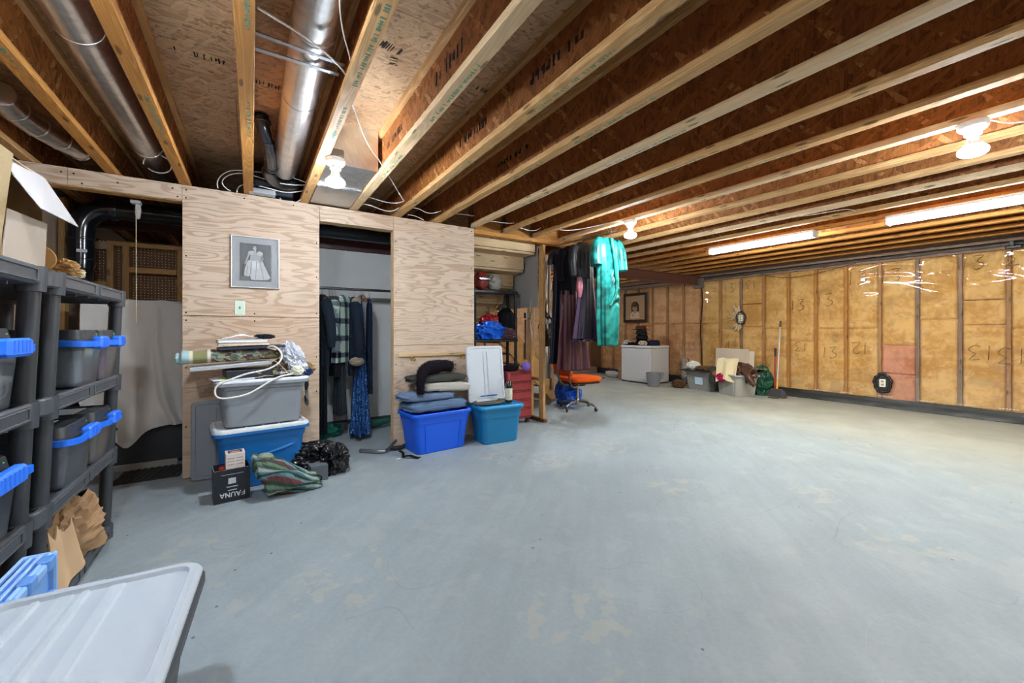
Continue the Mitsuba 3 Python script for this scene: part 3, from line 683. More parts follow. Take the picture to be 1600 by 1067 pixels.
# white lidded tote in the foreground
def tote(r, w, d, h, x, y, z, rz, col, taper=.82, lip=.022, ledge=.72, ribs=True, mat='satin', lidcol=None, lidh=.03, wall=.004):
    rr = .05
    def R(k, zz, g=0): return rrect(w * k + g, d * k + g, rr, zz, 5)
    k = lambda t: taper + (1 - taper) * t
    rings = [R(taper, 0, -.012), R(taper, .008), R(k(ledge), h * ledge), R(k(ledge), h * (ledge + .005), .012), R(1, h - .03, .012), R(1, h - .028, .012 + 2 * lip), R(1, h - .008, .012 + 2 * lip), R(1, h, 2 * lip), R(1, h, 0), R(1, h - .01, -.01), R(taper, .012, -.02)]
    k2 = put(r + '__body', mv(loft(rings), x, y, z, rz), mat, col, 32)
    if ribs:
        ms = []
        for sx in (-.33, .33):
            for s in (-1, 1):
                pts = [(sx * w * k(t) , s * (d * k(t) / 2 + .001), h * t) for t in (.06, ledge - .02)]
                ms.append(tube(pts, .008, 6))
        put(r + '__body__rib', mv(join(ms), x, y, z, rz), mat, col, 40)
    if lidcol: lid(r + '__lid', w + .05, d + .05, x, y, z + h - .012, rz, lidcol, lidh)
def lid(key, w, d, x, y, z, rz, col, h=.03, ribs=3, rot=None, mat='satin'):
    rings = [rrect(w, d, .055, 0, 6), rrect(w + .004, d + .004, .056, .006, 6), rrect(w, d, .055, h * .6, 6), rrect(w - .012, d - .012, .05, h - .004, 6), rrect(w - .022, d - .022, .048, h, 6), rrect(w - .055, d - .055, .04, h, 6), rrect(w - .068, d - .068, .036, h - .010, 6)]
    ms = [loft(rings)]
    for i in range(ribs):
        xx = (i - (ribs - 1) / 2) * w * .17
        ms.append(bx(xx - .008, xx + .008, -d / 2 + .04, d / 2 - .04, h - .014, h - .004, .004))
    m = join(ms)
    if rot: m = mv(m, rx=rot[0], ry=rot[1])
    return put(key, mv(m, x, y, z, rz), mat, col, 32)
ft = 'foreground_tote'
tote(ft, .42, .48, .40, -.370, 1.345, 0, -3.5, '3a3c40', taper=.80)
L = [rrect(.455, .55, .055, 0, 8), rrect(.462, .557, .058, .005, 8), rrect(.460, .555, .057, .016, 8), rrect(.448, .543, .052, .024, 8), rrect(.436, .531, .048, .028, 8), rrect(.424, .519, .044, .027, 8), rrect(.402, .497, .036, .027, 8), rrect(.392, .487, .030, .016, 8)]
put(ft + '__lid', mv(loft(L), -.370, 1.345, .392, -3.5), 'satin', 'aab1b8', 25, text='white plastic lid with raised ribs and a scuffed surface')
for i, xx in enumerate((-.128, -.075, -.030, .030)):
    prof = np.array([(-.012, 0), (-.006, .0085), (.006, .0085), (.012, 0)]) if i % 2 == 0 else np.array([(-.010, 0), (-.008, .006), (.020, .006), (.024, 0)])
    rg = [np.stack([xx + prof[:, 0], np.full(4, yy), .0155 + prof[:, 1]], 1) for yy in (-.236, .236)]
    put(ft + '__lid__rib', mv(loft(rg), -.370, 1.345, .392, -3.5), 'satin', 'b0b7bd', 30)
put(ft + '__lid__tab', mv(bx(-.11, .0, .274, .287, .004, .022, .004), -.370, 1.345, .392, -3.5), 'satin', 'b0b7bd', 30)
lab(ft, 'white lidded dark tote in the bottom left corner, nearest to the camera', 'storage tote')

# ------------------------------------------------------------------ utility nook
put('black_pipe__riser', tube(spline([(-1.16, 4.52, 1.50), (-1.155, 4.58, 1.56), (-1.15, 4.6, 1.66), (-1.15, 4.6, 1.9), (-1.14, 4.6, 1.98), (-1.10, 4.6, 2.06), (-1.03, 4.6, 2.115), (-.9, 4.6, 2.13), (-.62, 4.6, 2.13), (-.43, 4.6, 2.13)], 60), .080, 20), 'gloss', '14171b', True)
for z in (1.70, 1.86): put('black_pipe__seam', mv(trimesh.creation.torus(.081, .004, 24, 8), -1.15, 4.6, z), 'gloss', '2a3036', True)
put('black_pipe__collar', mv(lathe([(.08, 0), (.092, .004), (.092, .05), (.08, .054)], 24), -.98, 4.6, 2.13, ry=90), 'gloss', '1b1f24', True)
put('black_pipe__label', mv(bx(-.03, .03, -.0005, .0005, -.012, .012), -1.125, 4.519, 1.76), 'matte', 'c8ccd0', False, text='small white printed label')
lab('black_pipe', 'thick black pipe rising and turning right under the joists in the utility nook', 'pipe')
put('pull_cord', tube(spline([(-.735, 4.12, 2.09), (-.735, 4.12, 1.6), (-.733, 4.12, 1.19)], 8), .0028, 5), 'matte', 'd8c8a8', True); lab('pull_cord', 'thin pale pull cord hanging in the utility nook opening', 'cord')
put('pull_cord__socket', join([bx(-.765, -.705, 4.09, 4.15, 2.085, 2.11, .004), mv(lathe([(.016, 0), (.02, -.05), (.012, -.10), (0, -.11)], 12), -.728, 4.14, 2.085)]), 'satin', 'a8a8a4', 35)
put('cabinet', join([bx(-1.03, -.44, 4.62, 4.97, .03, 1.345, .006), bx(-1.05, -.43, 4.46, 4.97, .33, .355, .004), bx(-1.03, -.44, 4.48, 4.97, .03, .33, .006)]), 'satin', '303236', 30)
put('cabinet__base_strip', bx(-1.03, -.53, 4.44, 4.478, 0, .045, .004), 'matte', '9b9690', 30, text='pale base strip')
lab('cabinet', 'charcoal cabinet under the grey drop cloth in the utility nook', 'cabinet')
def dropcloth(u, v):
    x = -1.11 + .67 * u; top = 1.378
    bot = np.where(u < .52, .20 + .55 * np.clip((.20 - u) / .2, 0, 1), .345)
    bot = .345 - .16 * np.exp(-((u - .38) / .16) ** 2) + .3 * np.clip((.12 - u) / .12, 0, 1)
    z = top + (bot - top) * v
    fold = .036 * np.sin(x * 16 + 2.2 * np.sin(v * 3)) * (.2 + v) + .030 * np.sin(x * 33 + v * 4) * v * (1 - v * .5) + .09 * np.exp(-((u - .66 - .2 * v ** 3) / .05) ** 2) * v
    q = meshkit.fbm(np.stack([x * 6, z * 5, 0 * x], -1), 3)
    return np.stack([x - .05 * v * np.clip(.3 - u, 0, 1), 4.43 - .03 * v - fold + .03 * q, z], -1)
put('drop_cloth', slab(70, 60, dropcloth, .004), 'cloth', 'cfccc7', 50); lab('drop_cloth', 'grey drop cloth hanging over the cabinet in the utility nook', 'cloth')
put('drop_cloth__top_fold', slab(30, 8, lambda u, v: np.stack([-1.08 + .64 * u, 4.43 + .52 * v, 1.378 - .012 * np.sin(v * 3) + .006 * np.sin(u * 20)], -1), .004), 'cloth', 'cfccc7', 50)
ms = [bx(-.86, -.47, 4.06, 4.40, .001, .006)] + [mv(bx(-.012, .012, -.16, .16, .005, .016, .004), -.84 + .042 * i, 4.23, 0, -12) for i in range(9)]
put('rubber_mat', join(ms), 'matte', '3a3a3b', 30); lab('rubber_mat', 'dark ribbed mat on the floor of the utility nook', 'mat')

# ------------------------------------------------------------------ on and before the plywood wall
def framed(r, plane, c, w, h, border, frame_w, frame_col, mat_col, rot=0, depth=.02):
    """flat frame; plane 'y': hangs on a wall facing -y at c; plane 'x': on the wall facing -x"""
    def at(m):
        m = mv(m, rx=90)                       # local x right, local y up, facing -y
        if rot: m = mv(m, ry=rot)
        if plane == 'x': m = mv(m, rz=-90)
        return mv(m, *c)
    fs = [bx(-w / 2, w / 2, h / 2 - frame_w, h / 2, 0, depth, .003), bx(-w / 2, w / 2, -h / 2, -h / 2 + frame_w, 0, depth, .003), bx(-w / 2, -w / 2 + frame_w, -h / 2, h / 2, 0, depth, .003), bx(w / 2 - frame_w, w / 2, -h / 2, h / 2, 0, depth, .003)]
    put(r + '__frame', at(join(fs)), 'metal' if frame_col == 'c9c7c4' else 'satin', frame_col, 30)
    put(r + '__mat_board', at(bx(-w / 2 + .004, w / 2 - .004, -h / 2 + .004, h / 2 - .004, .002, depth * .5)), 'matte', mat_col, False)
    return at, depth * .5
def flat(poly, z): return mv(extrude(poly, .0006), z=z)
def ell(x, y, a, b, rot=0): return affinity.rotate(affinity.scale(Point(x, y).buffer(1, 16), a, b), rot)
# photograph of a seated woman in a pale gown
at, zt = framed('framed_photograph', 'y', (.028, YP - .002, 1.686), .338, .418, .06, .010, 'c9c7c4', '9c9c9e')
P = 'framed_photograph__photo'
u_, v_ = np.meshgrid(np.linspace(-.108, .108, 46), np.linspace(-.150, .150, 60), indexing='ij')
g = .028 + .03 * meshkit.fbm(np.stack([u_ * 22, v_ * 9, 0 * u_], -1), 3) + .03 * np.exp(-((u_ + .085) / .03) ** 2) + .04 * np.exp(-((v_ + .14) / .03) ** 2) + .04 * np.exp(-((u_ - .09) / .025) ** 2 - ((v_ - .0) / .08) ** 2)
pm = at(mv(grid(46, 60, lambda a, b: np.stack([-.108 + .216 * a, -.150 + .30 * b, 0 * a], -1)), z=zt + .0005)); put(P, pm, 'satin', vcol=np.repeat(g.reshape(-1, 1), 3, 1), smooth=False)
gown = Polygon([(-.050, .012), (-.030, .020), (.045, .010), (.060, -.03), (.098, -.118), (.085, -.132), (.03, -.137), (-.028, -.138), (-.036, -.10), (-.052, -.112), (-.076, -.105), (-.070, -.05)]).buffer(.004)
fold = [LineString([(-.03, .0), (-.036, -.10)]), LineString([(.005, .005), (.0, -.13)]), LineString([(.03, .0), (.055, -.128)]), LineString([(-.055, -.02), (-.062, -.10)])]
for nm, poly, c, dz in [('gown', gown, 'a2a2a2', 1), ('gown_fold', fold[0].buffer(.004), '7c7c7c', 2), ('gown_fold', fold[1].buffer(.003), '828282', 2), ('gown_fold', fold[2].buffer(.003), '7e7e7e', 2), ('gown_fold', fold[3].buffer(.003), '7c7c7c', 2),
                        ('gown_drape', ell(-.005, -.02, .028, .034, 15), 'b0b0b0', 1.5), ('bodice', Polygon([(-.028, .075), (.030, .072), (.032, .02), (-.036, .018)]).buffer(.005), '8a8a8a', 1.2), ('sleeve', ell(-.032, .078, .022, .016, 20), '9c9c9c', 1.8), ('sleeve', ell(.030, .076, .020, .017, -20), '9e9e9e', 1.8),
                        ('arm', LineString([(-.044, .07), (-.062, .02), (-.070, -.01)]).buffer(.006), '8c8c8c', 1.4), ('arm', LineString([(.04, .066), (.05, .03), (.028, .012)]).buffer(.006), '757575', 1.4),
                        ('hair', ell(-.001, .118, .020, .026), '2c2c2c', 1), ('neck', ell(-.004, .092, .009, .013), '8c8c8c', 1.3), ('face', ell(-.007, .116, .0125, .017, -8), '9a9a9a', 1.6), ('brow', LineString([(-.016, .121), (-.001, .121)]).buffer(.0015), '454545', 2), ('mouth', LineString([(-.010, .107), (-.004, .107)]).buffer(.0012), '454545', 2),
                        ('chair_leg', LineString([(-.085, -.02), (-.088, -.11)]).buffer(.004), '2f2f2f', 1)]:
    put(P + '__' + nm, at(flat(poly, zt + .0006 + .0003 * dz)), 'satin', c, False)
put('framed_photograph__photo_edge', at(join([bx(-.110, .110, .150, .1515, zt, zt + .001), bx(-.110, .110, -.1515, -.150, zt, zt + .001), bx(-.1115, -.11, -.15, .15, zt, zt + .001), bx(.11, .1115, -.15, .15, zt, zt + .001)])), 'matte', '5f5f5f', False)
lab('framed_photograph', 'silver framed black and white photograph of a seated woman in a pale gown', 'picture')
sw = 'switch_plate'
put(sw + '__plate', bx(-.115, -.045, YP - .007, YP - .001, 1.255, 1.372, .003), 'satin', 'cfe0cc', 30)
put(sw + '__toggle', bx(-.085, -.075, YP - .016, YP - .006, 1.305, 1.325, .003), 'satin', '6f7a6c', 30)
lab(sw, 'pale green switch plate under the framed photograph', 'switch')
# grey lid leaning on the wall
L = lambda w, d, h: [rrect(w, d, .03, 0, 5), rrect(w, d, .03, h * .7, 5), rrect(w - .01, d - .01, .028, h, 5), rrect(w - .05, d - .05, .022, h, 5), rrect(w - .058, d - .058, .02, h - .006, 5)]
def standing_lid(r, w, hgt, x, y, z, lean, col, text, marks_=True, rz=0):
    def at(m): return mv(mv(mv(m, y=hgt / 2), rx=90 - lean), x, y, z, rz)
    put(r + '__panel', at(loft(L(w, hgt, .022))), 'satin', col, 30)
    for s in (-.05, .05): put(r + '__rib', at(bx(s * w - .004 if marks_ else s, s * w + .004 if marks_ else s + .005, -hgt * .38, hgt * .40, .014, .024, .003)), 'satin', col, 30)
    for k in range(4):
        for sx in (-1, 1): put(r + '__rim_notch', at(bx(sx * (w / 2 - .022) - .008, sx * (w / 2 - .022) + .008, -hgt * .36 + k * hgt * .24, -hgt * .36 + k * hgt * .24 + .003, .0215, .0228)), 'satin', '6d7075', False)
    lab(r, text, 'lid')
standing_lid('plastic_cover', .34, .59, -.215, YP - .075, .003, 4.6, '8b8f94', 'grey plastic lid leaning on the plywood behind the stacked totes')

# stacked totes left of the closet door
tote('white_lid_tote', .56, .36, .42, .055, 3.66, 0, 6.5, '0f62a6', taper=.86, ledge=.8, lidcol='c6cacd', lidh=.032, ribs=False)
put('white_lid_tote__body__swoosh', mv(tube(spline([(-.16, -.160, .20), (.0, -.164, .225), (.12, -.1665, .25), (.20, -.168, .275)], 30), np.interp(np.linspace(0, 1, 30), [0, .8, 1], [.004, .016, .010]), 8), .055, 3.66, 0, 6.5), 'satin', '0f62a6', True)
lab('white_lid_tote', 'blue tote with a white lid under the grey tote left of the closet door', 'storage tote')
GZ = .442
tote('grey_tote', .55, .35, .325, .062, 3.675, GZ, 6.5, '84898f', taper=.88, ledge=.82, lidcol='c8ccd0', lidh=.026, ribs=False)
put('grey_tote__body__groove', mv(bx(-.255, .255, -.1755, -.170, .262, .266), .062, 3.675, GZ, 6.5), 'satin', '6d7278', False)
lab('grey_tote', 'grey tote with a white lid on top of the blue tote', 'storage tote')
Z1 = GZ + .325 - .012 + .026 + .001      # on its lid
# things heaped on the grey tote
def T4(m, x, y, z, rz=0, rx=0, ry=0): return mv(m, x, y, z, rz, rx, ry)
mags = [(-.12, 3.57, .25, .19, .006, 12, 'd8d3da', 'magazine with a yellow and purple cover under the black case'), (-.03, 3.60, .22, .17, .004, -8, 'b9bcc4', 'pale leaflet lying on the white lid under the black case')]
for i, (x, y, w, d, t, rz, c, s) in enumerate(mags):
    r = 'magazine' + (f'_{i:03d}' if i else '')
    put(r + '__pages', T4(bx(-w / 2, w / 2, -d / 2, d / 2, 0, t, .001), x, y, Z1 + (.0 if i == 0 else .007), rz), 'satin', c, 30)
    put(r + '__cover_patch', T4(bx(-w * .35, w * .05, -d * .48, -d * .2, t, t + .0004), x, y, Z1 + (.0 if i == 0 else .007), rz), 'satin', 'c8d83a' if i == 0 else '8a6a90', False)
    lab(r, s, 'magazine')
bc = 'black_case'
Zc = Z1 + .012
put(bc + '__body', T4(bx(-.17, .17, -.12, .12, 0, .055, .006), .0, 3.63, Zc, 8), 'satin', '23262c', 30)
for xx in (.03, .13): put(bc + '__clasp', T4(bx(xx - .013, xx + .013, -.1225, -.119, .020, .042, .001), .0, 3.63, Zc, 8), 'metal', 'd8c98a', 30, text='pale gold clasp')
lab(bc, 'flat black case with two gold clasps on the grey tote', 'case')
Z2 = Zc + .056
put('grey_board', T4(mv(bx(-.24, .24, -.135, .135, 0, .022, .003), ry=-3.5), -.125, 3.64, Z2 + .016, 5), 'matte', 'a9abac', 30); lab('grey_board', 'grey flat board under the patterned rolled fabric', 'board')
Z3 = Z2 + .040
def roll_fn(u, v):
    a = v * 2 * np.pi; x = -.32 + .60 * u
    r = .050 * (1 - .35 * np.clip((u - .8) / .2, 0, 1) ** 2) * (1 + .05 * np.sin(u * 25)) * np.clip(u / .03, .75, 1)
    return np.stack([x, np.cos(a) * r * 1.5, r + np.sin(a) * r * .92 + .02 * u], -1)
m = grid(90, 40, roll_fn); v = np.array(m.vertices)
q = meshkit.fbm(np.stack([v[:, 0] * 16, v[:, 1] * 22, v[:, 2] * 22], 1), 3, 4); w1 = np.sin((v[:, 0] * 26 + 5 * q) * 2 + v[:, 2] * 40)
cols = np.array([srgb(c) for c in ('8a8a62', '6a4a58', 'b5b89a', '5f7d84', '9a8a50')])
idx = np.clip(((q - .25) * 8 + (w1 > .2)).astype(int), 0, 4); vc = cols[idx]
vc[v[:, 0] < -.255] = srgb('a9c4c4'); vc[(v[:, 0] < -.15) & (v[:, 0] > -.24)] = cols[0]; vc[(np.abs(v[:, 0] + .247) < .008) | (np.abs(v[:, 0] + .142) < .010)] = srgb('d6cfb4')
m.vertices = v; caps = []
put('patterned_fabric_roll', mv(m, -.115, 3.66, Z3, 5), 'cloth', vcol=vc, smooth=True); lab('patterned_fabric_roll', 'rolled patterned fabric in green, plum and pale blue across the stack', 'fabric roll')
put('patterned_fabric_roll__end', mv(mv(blob(.043, 3, .1, 3, 2, (.5, 1.45, .95)), 0, 0, .046), -.432, 3.632, Z3), 'cloth', 'a9c4c4', True, text='pale blue end')
put('patterned_fabric_roll__inner_end', mv(blob(.036, 3, .1, 3, 5, (.6, 1.4, .9)), .17, 3.685, Z3 + .058), 'cloth', '75714f', True)
Z4 = Z3 + .108
put('navy_binder', T4(mv(bx(-.21, .21, -.11, .11, 0, .018, .003), ry=-2), .0, 3.66, Z4, 6), 'satin', '262d3d', 30); lab('navy_binder', 'thin navy binder lying on the patterned fabric roll', 'binder')
for i, (x, y, w, d, h, z, rz, c, pc, s) in enumerate([(-.05, 3.66, .32, .20, .020, .026, 4, 'b98a66', 'd9cfc0', 'tan book on the navy binder'), (-.06, 3.66, .31, .20, .022, .047, 7, 'c9ccd0', 'e3e3e0', 'thick pale book near the top of the stack')]):
    r = 'book' + (f'_{i:03d}' if i else '')
    put(r + '__cover', T4(join([bx(-w / 2, w / 2, -d / 2, d / 2, 0, .002), bx(-w / 2, w / 2, -d / 2, d / 2, h - .002, h), bx(-w / 2, w / 2, d / 2 - .003, d / 2, 0, h)]), x, y, Z4 + z, rz), 'matte', c, False)
    put(r + '__pages', T4(bx(-w / 2 + .004, w / 2 - .004, -d / 2 + .004, d / 2 - .004, .0022, h - .0022), x, y, Z4 + z, rz), 'matte', pc, False)
    lab(r, s, 'book', 'books on the stacked totes')
put('crumpled_paper', slab(24, 16, lambda u, v: np.stack([-.14 + .22 * u, -.08 + .15 * v, .012 + .030 * np.exp(-((u - .55) / .38) ** 2) * (.6 + .6 * meshkit.fbm(np.stack([u * 6, v * 6, 0 * u], -1), 3))], -1) + np.array([-.04, 3.64, Z4 + .062]), .0012), 'matte', 'dcdcdc', 20); lab('crumpled_paper', 'crumpled white paper on the very top of the stack', 'paper')
put('black_glove', mv(blob(.045, 3, .4, 2.5, 8, (1.3, .7, .32), True), .08, 3.63, Z4 + .088), 'cloth', '26262a', 40); lab('black_glove', 'small black and white crumpled item at the right of the paper on the stack', 'cloth')
# white cord looping down over the grey tote
cz = lambda *p: p
put('extension_cord', tube(spline([(.10, 3.52, 1.005), (.17, 3.45, .99), (.185, 3.42, .93), (.13, 3.41, .87), (-.02, 3.40, .832), (-.13, 3.38, .795), (-.205, 3.37, .745), (-.20, 3.37, .690), (-.12, 3.38, .672), (-.02, 3.40, .690), (.08, 3.43, .745), (.16, 3.47, .785), (.27, 3.56, .797), (.33, 3.6, .80)], 90), .0065, 8), 'satin', 'd9d8d2', True); lab('extension_cord', 'thick white cord looping down over the front of the grey tote', 'cord')
put('brown_cloth', mv(blob(.10, 4, .5, 2.2, 12, (1.0, .75, .62), True), .255, 3.69, Z1 + .055), 'cloth', '6f5c46', 45); lab('brown_cloth', 'crumpled brown cloth on the right end of the grey tote', 'cloth')
put('brown_cloth_001', mv(blob(.055, 3, .5, 2.2, 15, (.9, .8, .7), True), .375, 3.70, Z1 + .040), 'cloth', '8a744e', 45); lab('brown_cloth_001', 'small mustard cloth at the right corner of the grey tote', 'cloth')
put('lace_cloth', mv(blob(.085, 4, .55, 3.4, 21, (.62, .55, 1.25), True), .285, 3.61, Z1 + .125, 0, 0, -24), 'cloth', 'c9cbd2', 30); lab('lace_cloth', 'white lacy cloth standing up at the right of the heap', 'cloth')
put('white_yarn', mv(blob(.042, 3, .35, 4, 22, (1, .9, .9)), .30, 3.55, Z1 + .042), 'cloth', 'dcd8c4', 40); lab('white_yarn', 'cream ball of yarn in front of the lacy cloth', 'yarn')
rng = random.Random(3)
for i in range(6):
    a = [(.06 + .04 * i + rng.uniform(-.02, .02), 3.54 + rng.uniform(-.02, .03), Z1 + .006 + .004 * i) for _ in range(1)][0]
    pts = [np.array(a) + np.array([rng.uniform(-.07, .07), rng.uniform(-.035, .03), rng.uniform(.0, .018)]) for _ in range(6)]
    put('white_yarn__strand', tube(spline(pts, 40), .0022, 5), 'cloth', 'd6d3c8', True)
put('navy_cloth', mv(blob(.05, 3, .5, 2.5, 31, (1.0, .6, .5), True), .345, 3.60, Z1 + .022), 'cloth', '23365e', 45); lab('navy_cloth', 'small navy cloth at the front right corner of the grey tote', 'cloth')
put('grey_rag', slab(10, 26, lambda u, v: np.stack([.375 + .012 * np.sin(v * 9 + u * 3) , 3.66 + .07 * u + .01 * np.sin(v * 8), Z1 - .055 - (.21 - .05 * u) * v], -1), .004), 'cloth', '5f6468', 45); lab('grey_rag', 'grey rag hanging down the right side of the grey tote', 'cloth')

# black box, printed on its side, with a small carton on it
bb = 'black_box'
def BB(m): return mv(m, -.118, 3.355, 0, 7)
w, d, h = .200, .165, .215
put(bb + '__body', BB(join([bx(-w / 2, w / 2, -d / 2, -d / 2 + .003, 0, h), bx(-w / 2, w / 2, d / 2 - .003, d / 2, 0, h), bx(-w / 2, -w / 2 + .003, -d / 2, d / 2, 0, h), bx(w / 2 - .003, w / 2, -d / 2, d / 2, 0, h), bx(-w / 2, w / 2, -d / 2, d / 2, 0, .003)])), 'satin', '1c1e26', False)
put(bb + '__inside', BB(bx(-w / 2 + .004, w / 2 - .004, -d / 2 + .004, d / 2 - .004, .10, .11)), 'matte', '3a332e', False)
put(bb + '__edge', BB(join([bx(-w / 2 - .0003, -w / 2 + .0035, -d / 2 - .0003, d / 2, h, h + .0008), bx(-w / 2, w / 2, -d / 2 - .0003, -d / 2 + .0035, h, h + .0008)])), 'matte', '8d857c', False)
def face(m, x, z): return BB(mv(mv(m, rx=90), x, -d / 2 - .0004, z))
put(bb + '__lettering', face(mv(text3('FAUNA', .030, .0006), rz=180), .0, .048), 'satin', 'd0d2d6', False, text='upside-down white lettering')
put(bb + '__print_label', face(bx(-.022, .020, -.019, .019, 0, .0006), .0, .138), 'satin', 'c9ccd0', False)
put(bb + '__print_line', face(bx(-.032, .030, -.0035, .0035, 0, .0006), .0, .100), 'satin', 'a9acb4', False)
put(bb + '__print_line', face(bx(-.025, .025, -.003, .003, 0, .0006), .0, .078), 'satin', 'c0c3ca', False)
put(bb + '__print_line', face(bx(-.062, .062, -.002, .002, 0, .0006), -.0, .182), 'satin', '9a9da6', False)
lab(bb, 'open black box with upside-down white lettering on the floor', 'box')
put('red_ball', mv(trimesh.creation.icosphere(subdivisions=3, radius=.022), -.165, 3.335, .205), 'satin', 'c8332c', True); lab('red_ball', 'small red ball in the open top of the black box', 'ball')
cb = 'printed_carton'
def CB(m): return mv(m, -.095, 3.325, h + .002, 6)
put(cb + '__body', CB(bx(-.053, .053, -.05, .05, 0, .100, .001)), 'matte', 'cfc2ba', 30)
put(cb + '__lid_print', CB(bx(-.049, .049, -.046, .046, .1, .1006)), 'satin', 'c9b3a0', False)
put(cb + '__picture', CB(bx(-.040, .040, -.034, .034, .1006, .1012)), 'satin', '4b3c4a', False, text='dark sunset picture on top')
put(cb + '__picture__glow', CB(bx(-.03, .028, -.02, .0, .1012, .1016)), 'satin', 'd8a07a', False)
for i in range(6): put(cb + '__text_line', CB(bx(-.045 + (.048 if i > 2 else 0), -.006 + (.048 if i > 2 else 0), -.0506, -.05, .025 + .02 * (i % 3), .031 + .02 * (i % 3))), 'matte', 'a08f88', False)
lab(cb, 'small pinkish printed carton with a picture on top, on the black box', 'carton')
# striped woven bag
def wbag(u, v):
    a = u * 2 * np.pi
    x = np.interp(v, [0, .06, .5, .92, 1], [.0, .0, .18, .36, .375])
    ry = np.interp(v, [0, .08, .5, .85, 1], [.03, .11, .115, .07, .035]); rz_ = np.interp(v, [0, .08, .5, .85, 1], [.07, .14, .115, .056, .02])
    zc = np.interp(v, [0, .08, .5, .85, 1], [.13, .145, .115, .062, .05])
    q = meshkit.fbm(np.stack([np.cos(a) * 1.5, np.sin(a) * 1.5 + 4, v * 4], -1), 3)
    s = np.sign(np.sin(a)) * np.abs(np.sin(a)) ** .8; c = np.sign(np.cos(a)) * np.abs(np.cos(a)) ** .8
    crease = .012 * np.sin(6 * a + 7 * v)
    return np.stack([x + .05 * (s - .2) * (v < .9) * -1 * .9, ry * c * (1 + .2 * (q - .5)) + crease, np.maximum(zc + rz_ * s * (1 + .25 * (q - .5)) + crease, .003)], -1)
m = grid(80, 50, wbag); uu, vv = np.meshgrid(np.linspace(0, 1, 80), np.linspace(0, 1, 50), indexing='ij')
band = ((uu * 44 + .5 * np.sin(vv * 4)).astype(int) % 8).ravel()
cols = np.array([srgb(c) for c in ('5d6f5c', '35493f', '8d9690', '41676f', '27372f', '5f7d84', '5f3a3c', '2d3f35')])
vc = cols[band] * (.75 + .5 * meshkit.noise(np.stack([uu * 160, vv * 120, 0 * uu], -1)).reshape(-1, 1))
put('striped_bag__body', mv(m, .035, 3.245, 0, 4), 'cloth', vcol=vc, smooth=True)
put('striped_bag__drawstring', tube(spline([(.385, 3.25, .05), (.40, 3.23, .09), (.43, 3.25, .06), (.40, 3.27, .02), (.37, 3.24, .012), (.36, 3.2, .01)], 30), .006, 6), 'cloth', '24392e', True)
put('striped_bag__flap', mv(blob(.05, 3, .3, 2, 4, (1.0, .9, .55)), .075, 3.275, .262), 'cloth', '7f8a78', 40)
lab('striped_bag', 'green and blue striped woven bag lying on the floor before the stacked totes', 'bag')
# black rubbish bags
put('black_rubbish_bag', mv(blob(.145, 5, .45, 1.8, 41, (1.15, .8, .72), True, -.103), .405, 3.62, .104), 'gloss', '101114', 30); lab('black_rubbish_bag', 'larger crumpled black plastic bag right of the striped bag', 'plastic bag')
put('black_rubbish_bag_001', mv(blob(.085, 5, .5, 2.0, 47, (.95, .8, 1.2), True, -.095), .555, 3.49, .096), 'gloss', '101114', 30); lab('black_rubbish_bag_001', 'smaller crumpled black plastic bag with a knotted top', 'plastic bag')
put('black_rubbish_bag_001__knot', mv(blob(.028, 3, .5, 3, 48, (1.6, .7, .7), True), .60, 3.47, .165), 'gloss', '101114', 30)
put('grey_carton', mv(bx(-.06, .06, -.07, .07, 0, .115, .002), .425, 3.43, 0, 5), 'matte', '585d63', 30); lab('grey_carton', 'dark grey carton between the striped bag and the black plastic bags', 'carton')

# ------------------------------------------------------------------ closet
put('closet_duct', tube([(.32, 4.62, 2.165), (1.455, 4.62, 2.165)], .062, 18), 'satin', '23303c', True); lab('closet_duct', 'dark blue grey duct across the top of the closet', 'duct')
put('closet_rod', tube([(.32, 4.6, 1.572), (1.455, 4.6, 1.572)], .014, 12), 'metal', '7d8287', True); lab('closet_rod', 'grey metal hanging rod across the closet', 'rod')
put('wall_closet_back__cleat', bx(.32, 1.455, 4.955, 4.984, 1.475, 1.515, .003), 'matte', '6a6862', 30)
put('wall_closet_back__pipe', tube([(.32, 4.94, .10), (1.455, 4.94, .10)], .012, 10), 'matte', '45484c', True)
put('wall_closet_back__baseboard', bx(.32, 1.455, 4.965, 4.984, .0, .085, .003), 'matte', '8f9498', 30)
def ring_xy(hw, d, z, n, amp, nf, ph, ox=0, oy=0, sq=2.4):
    a = np.arange(n) * 2 * np.pi / n; c, s = np.cos(a), np.sin(a)
    r = (np.abs(c) ** sq + np.abs(s) ** sq) ** (-1 / sq)
    f = 1 + amp * np.sin(nf * a + ph) + .5 * amp * np.sin((nf * 2 + 1) * a + 2 * ph)
    return np.stack([ox + hw * r * c * f, oy + d * r * s * f, np.full(n, z)], 1)
def garment(spec, n=72, steps=60):
    """spec rows: (z, half width, half depth, fold amplitude, folds, x offset)"""
    S = np.array(spec, float); t = np.linspace(0, 1, len(S)); tt = np.linspace(0, 1, steps)
    I = np.stack([np.interp(tt, t, S[:, i]) for i in range(S.shape[1])], 1)
    return loft([ring_xy(r[1], r[2], r[0], n, r[3], S[0, 4], 1.3 + 1.2 * k / steps, r[5]) for k, r in enumerate(I)])
def sleeve(p, r0, r1, n=40):
    q = spline(p, n); t = np.linspace(0, 1, n); m = tube(q, r0 + (r1 - r0) * t, 14)
    v = np.array(m.vertices); v += .006 * (meshkit.fbm(v * 22, 2) - .5)[:, None]; m.vertices = v; return m
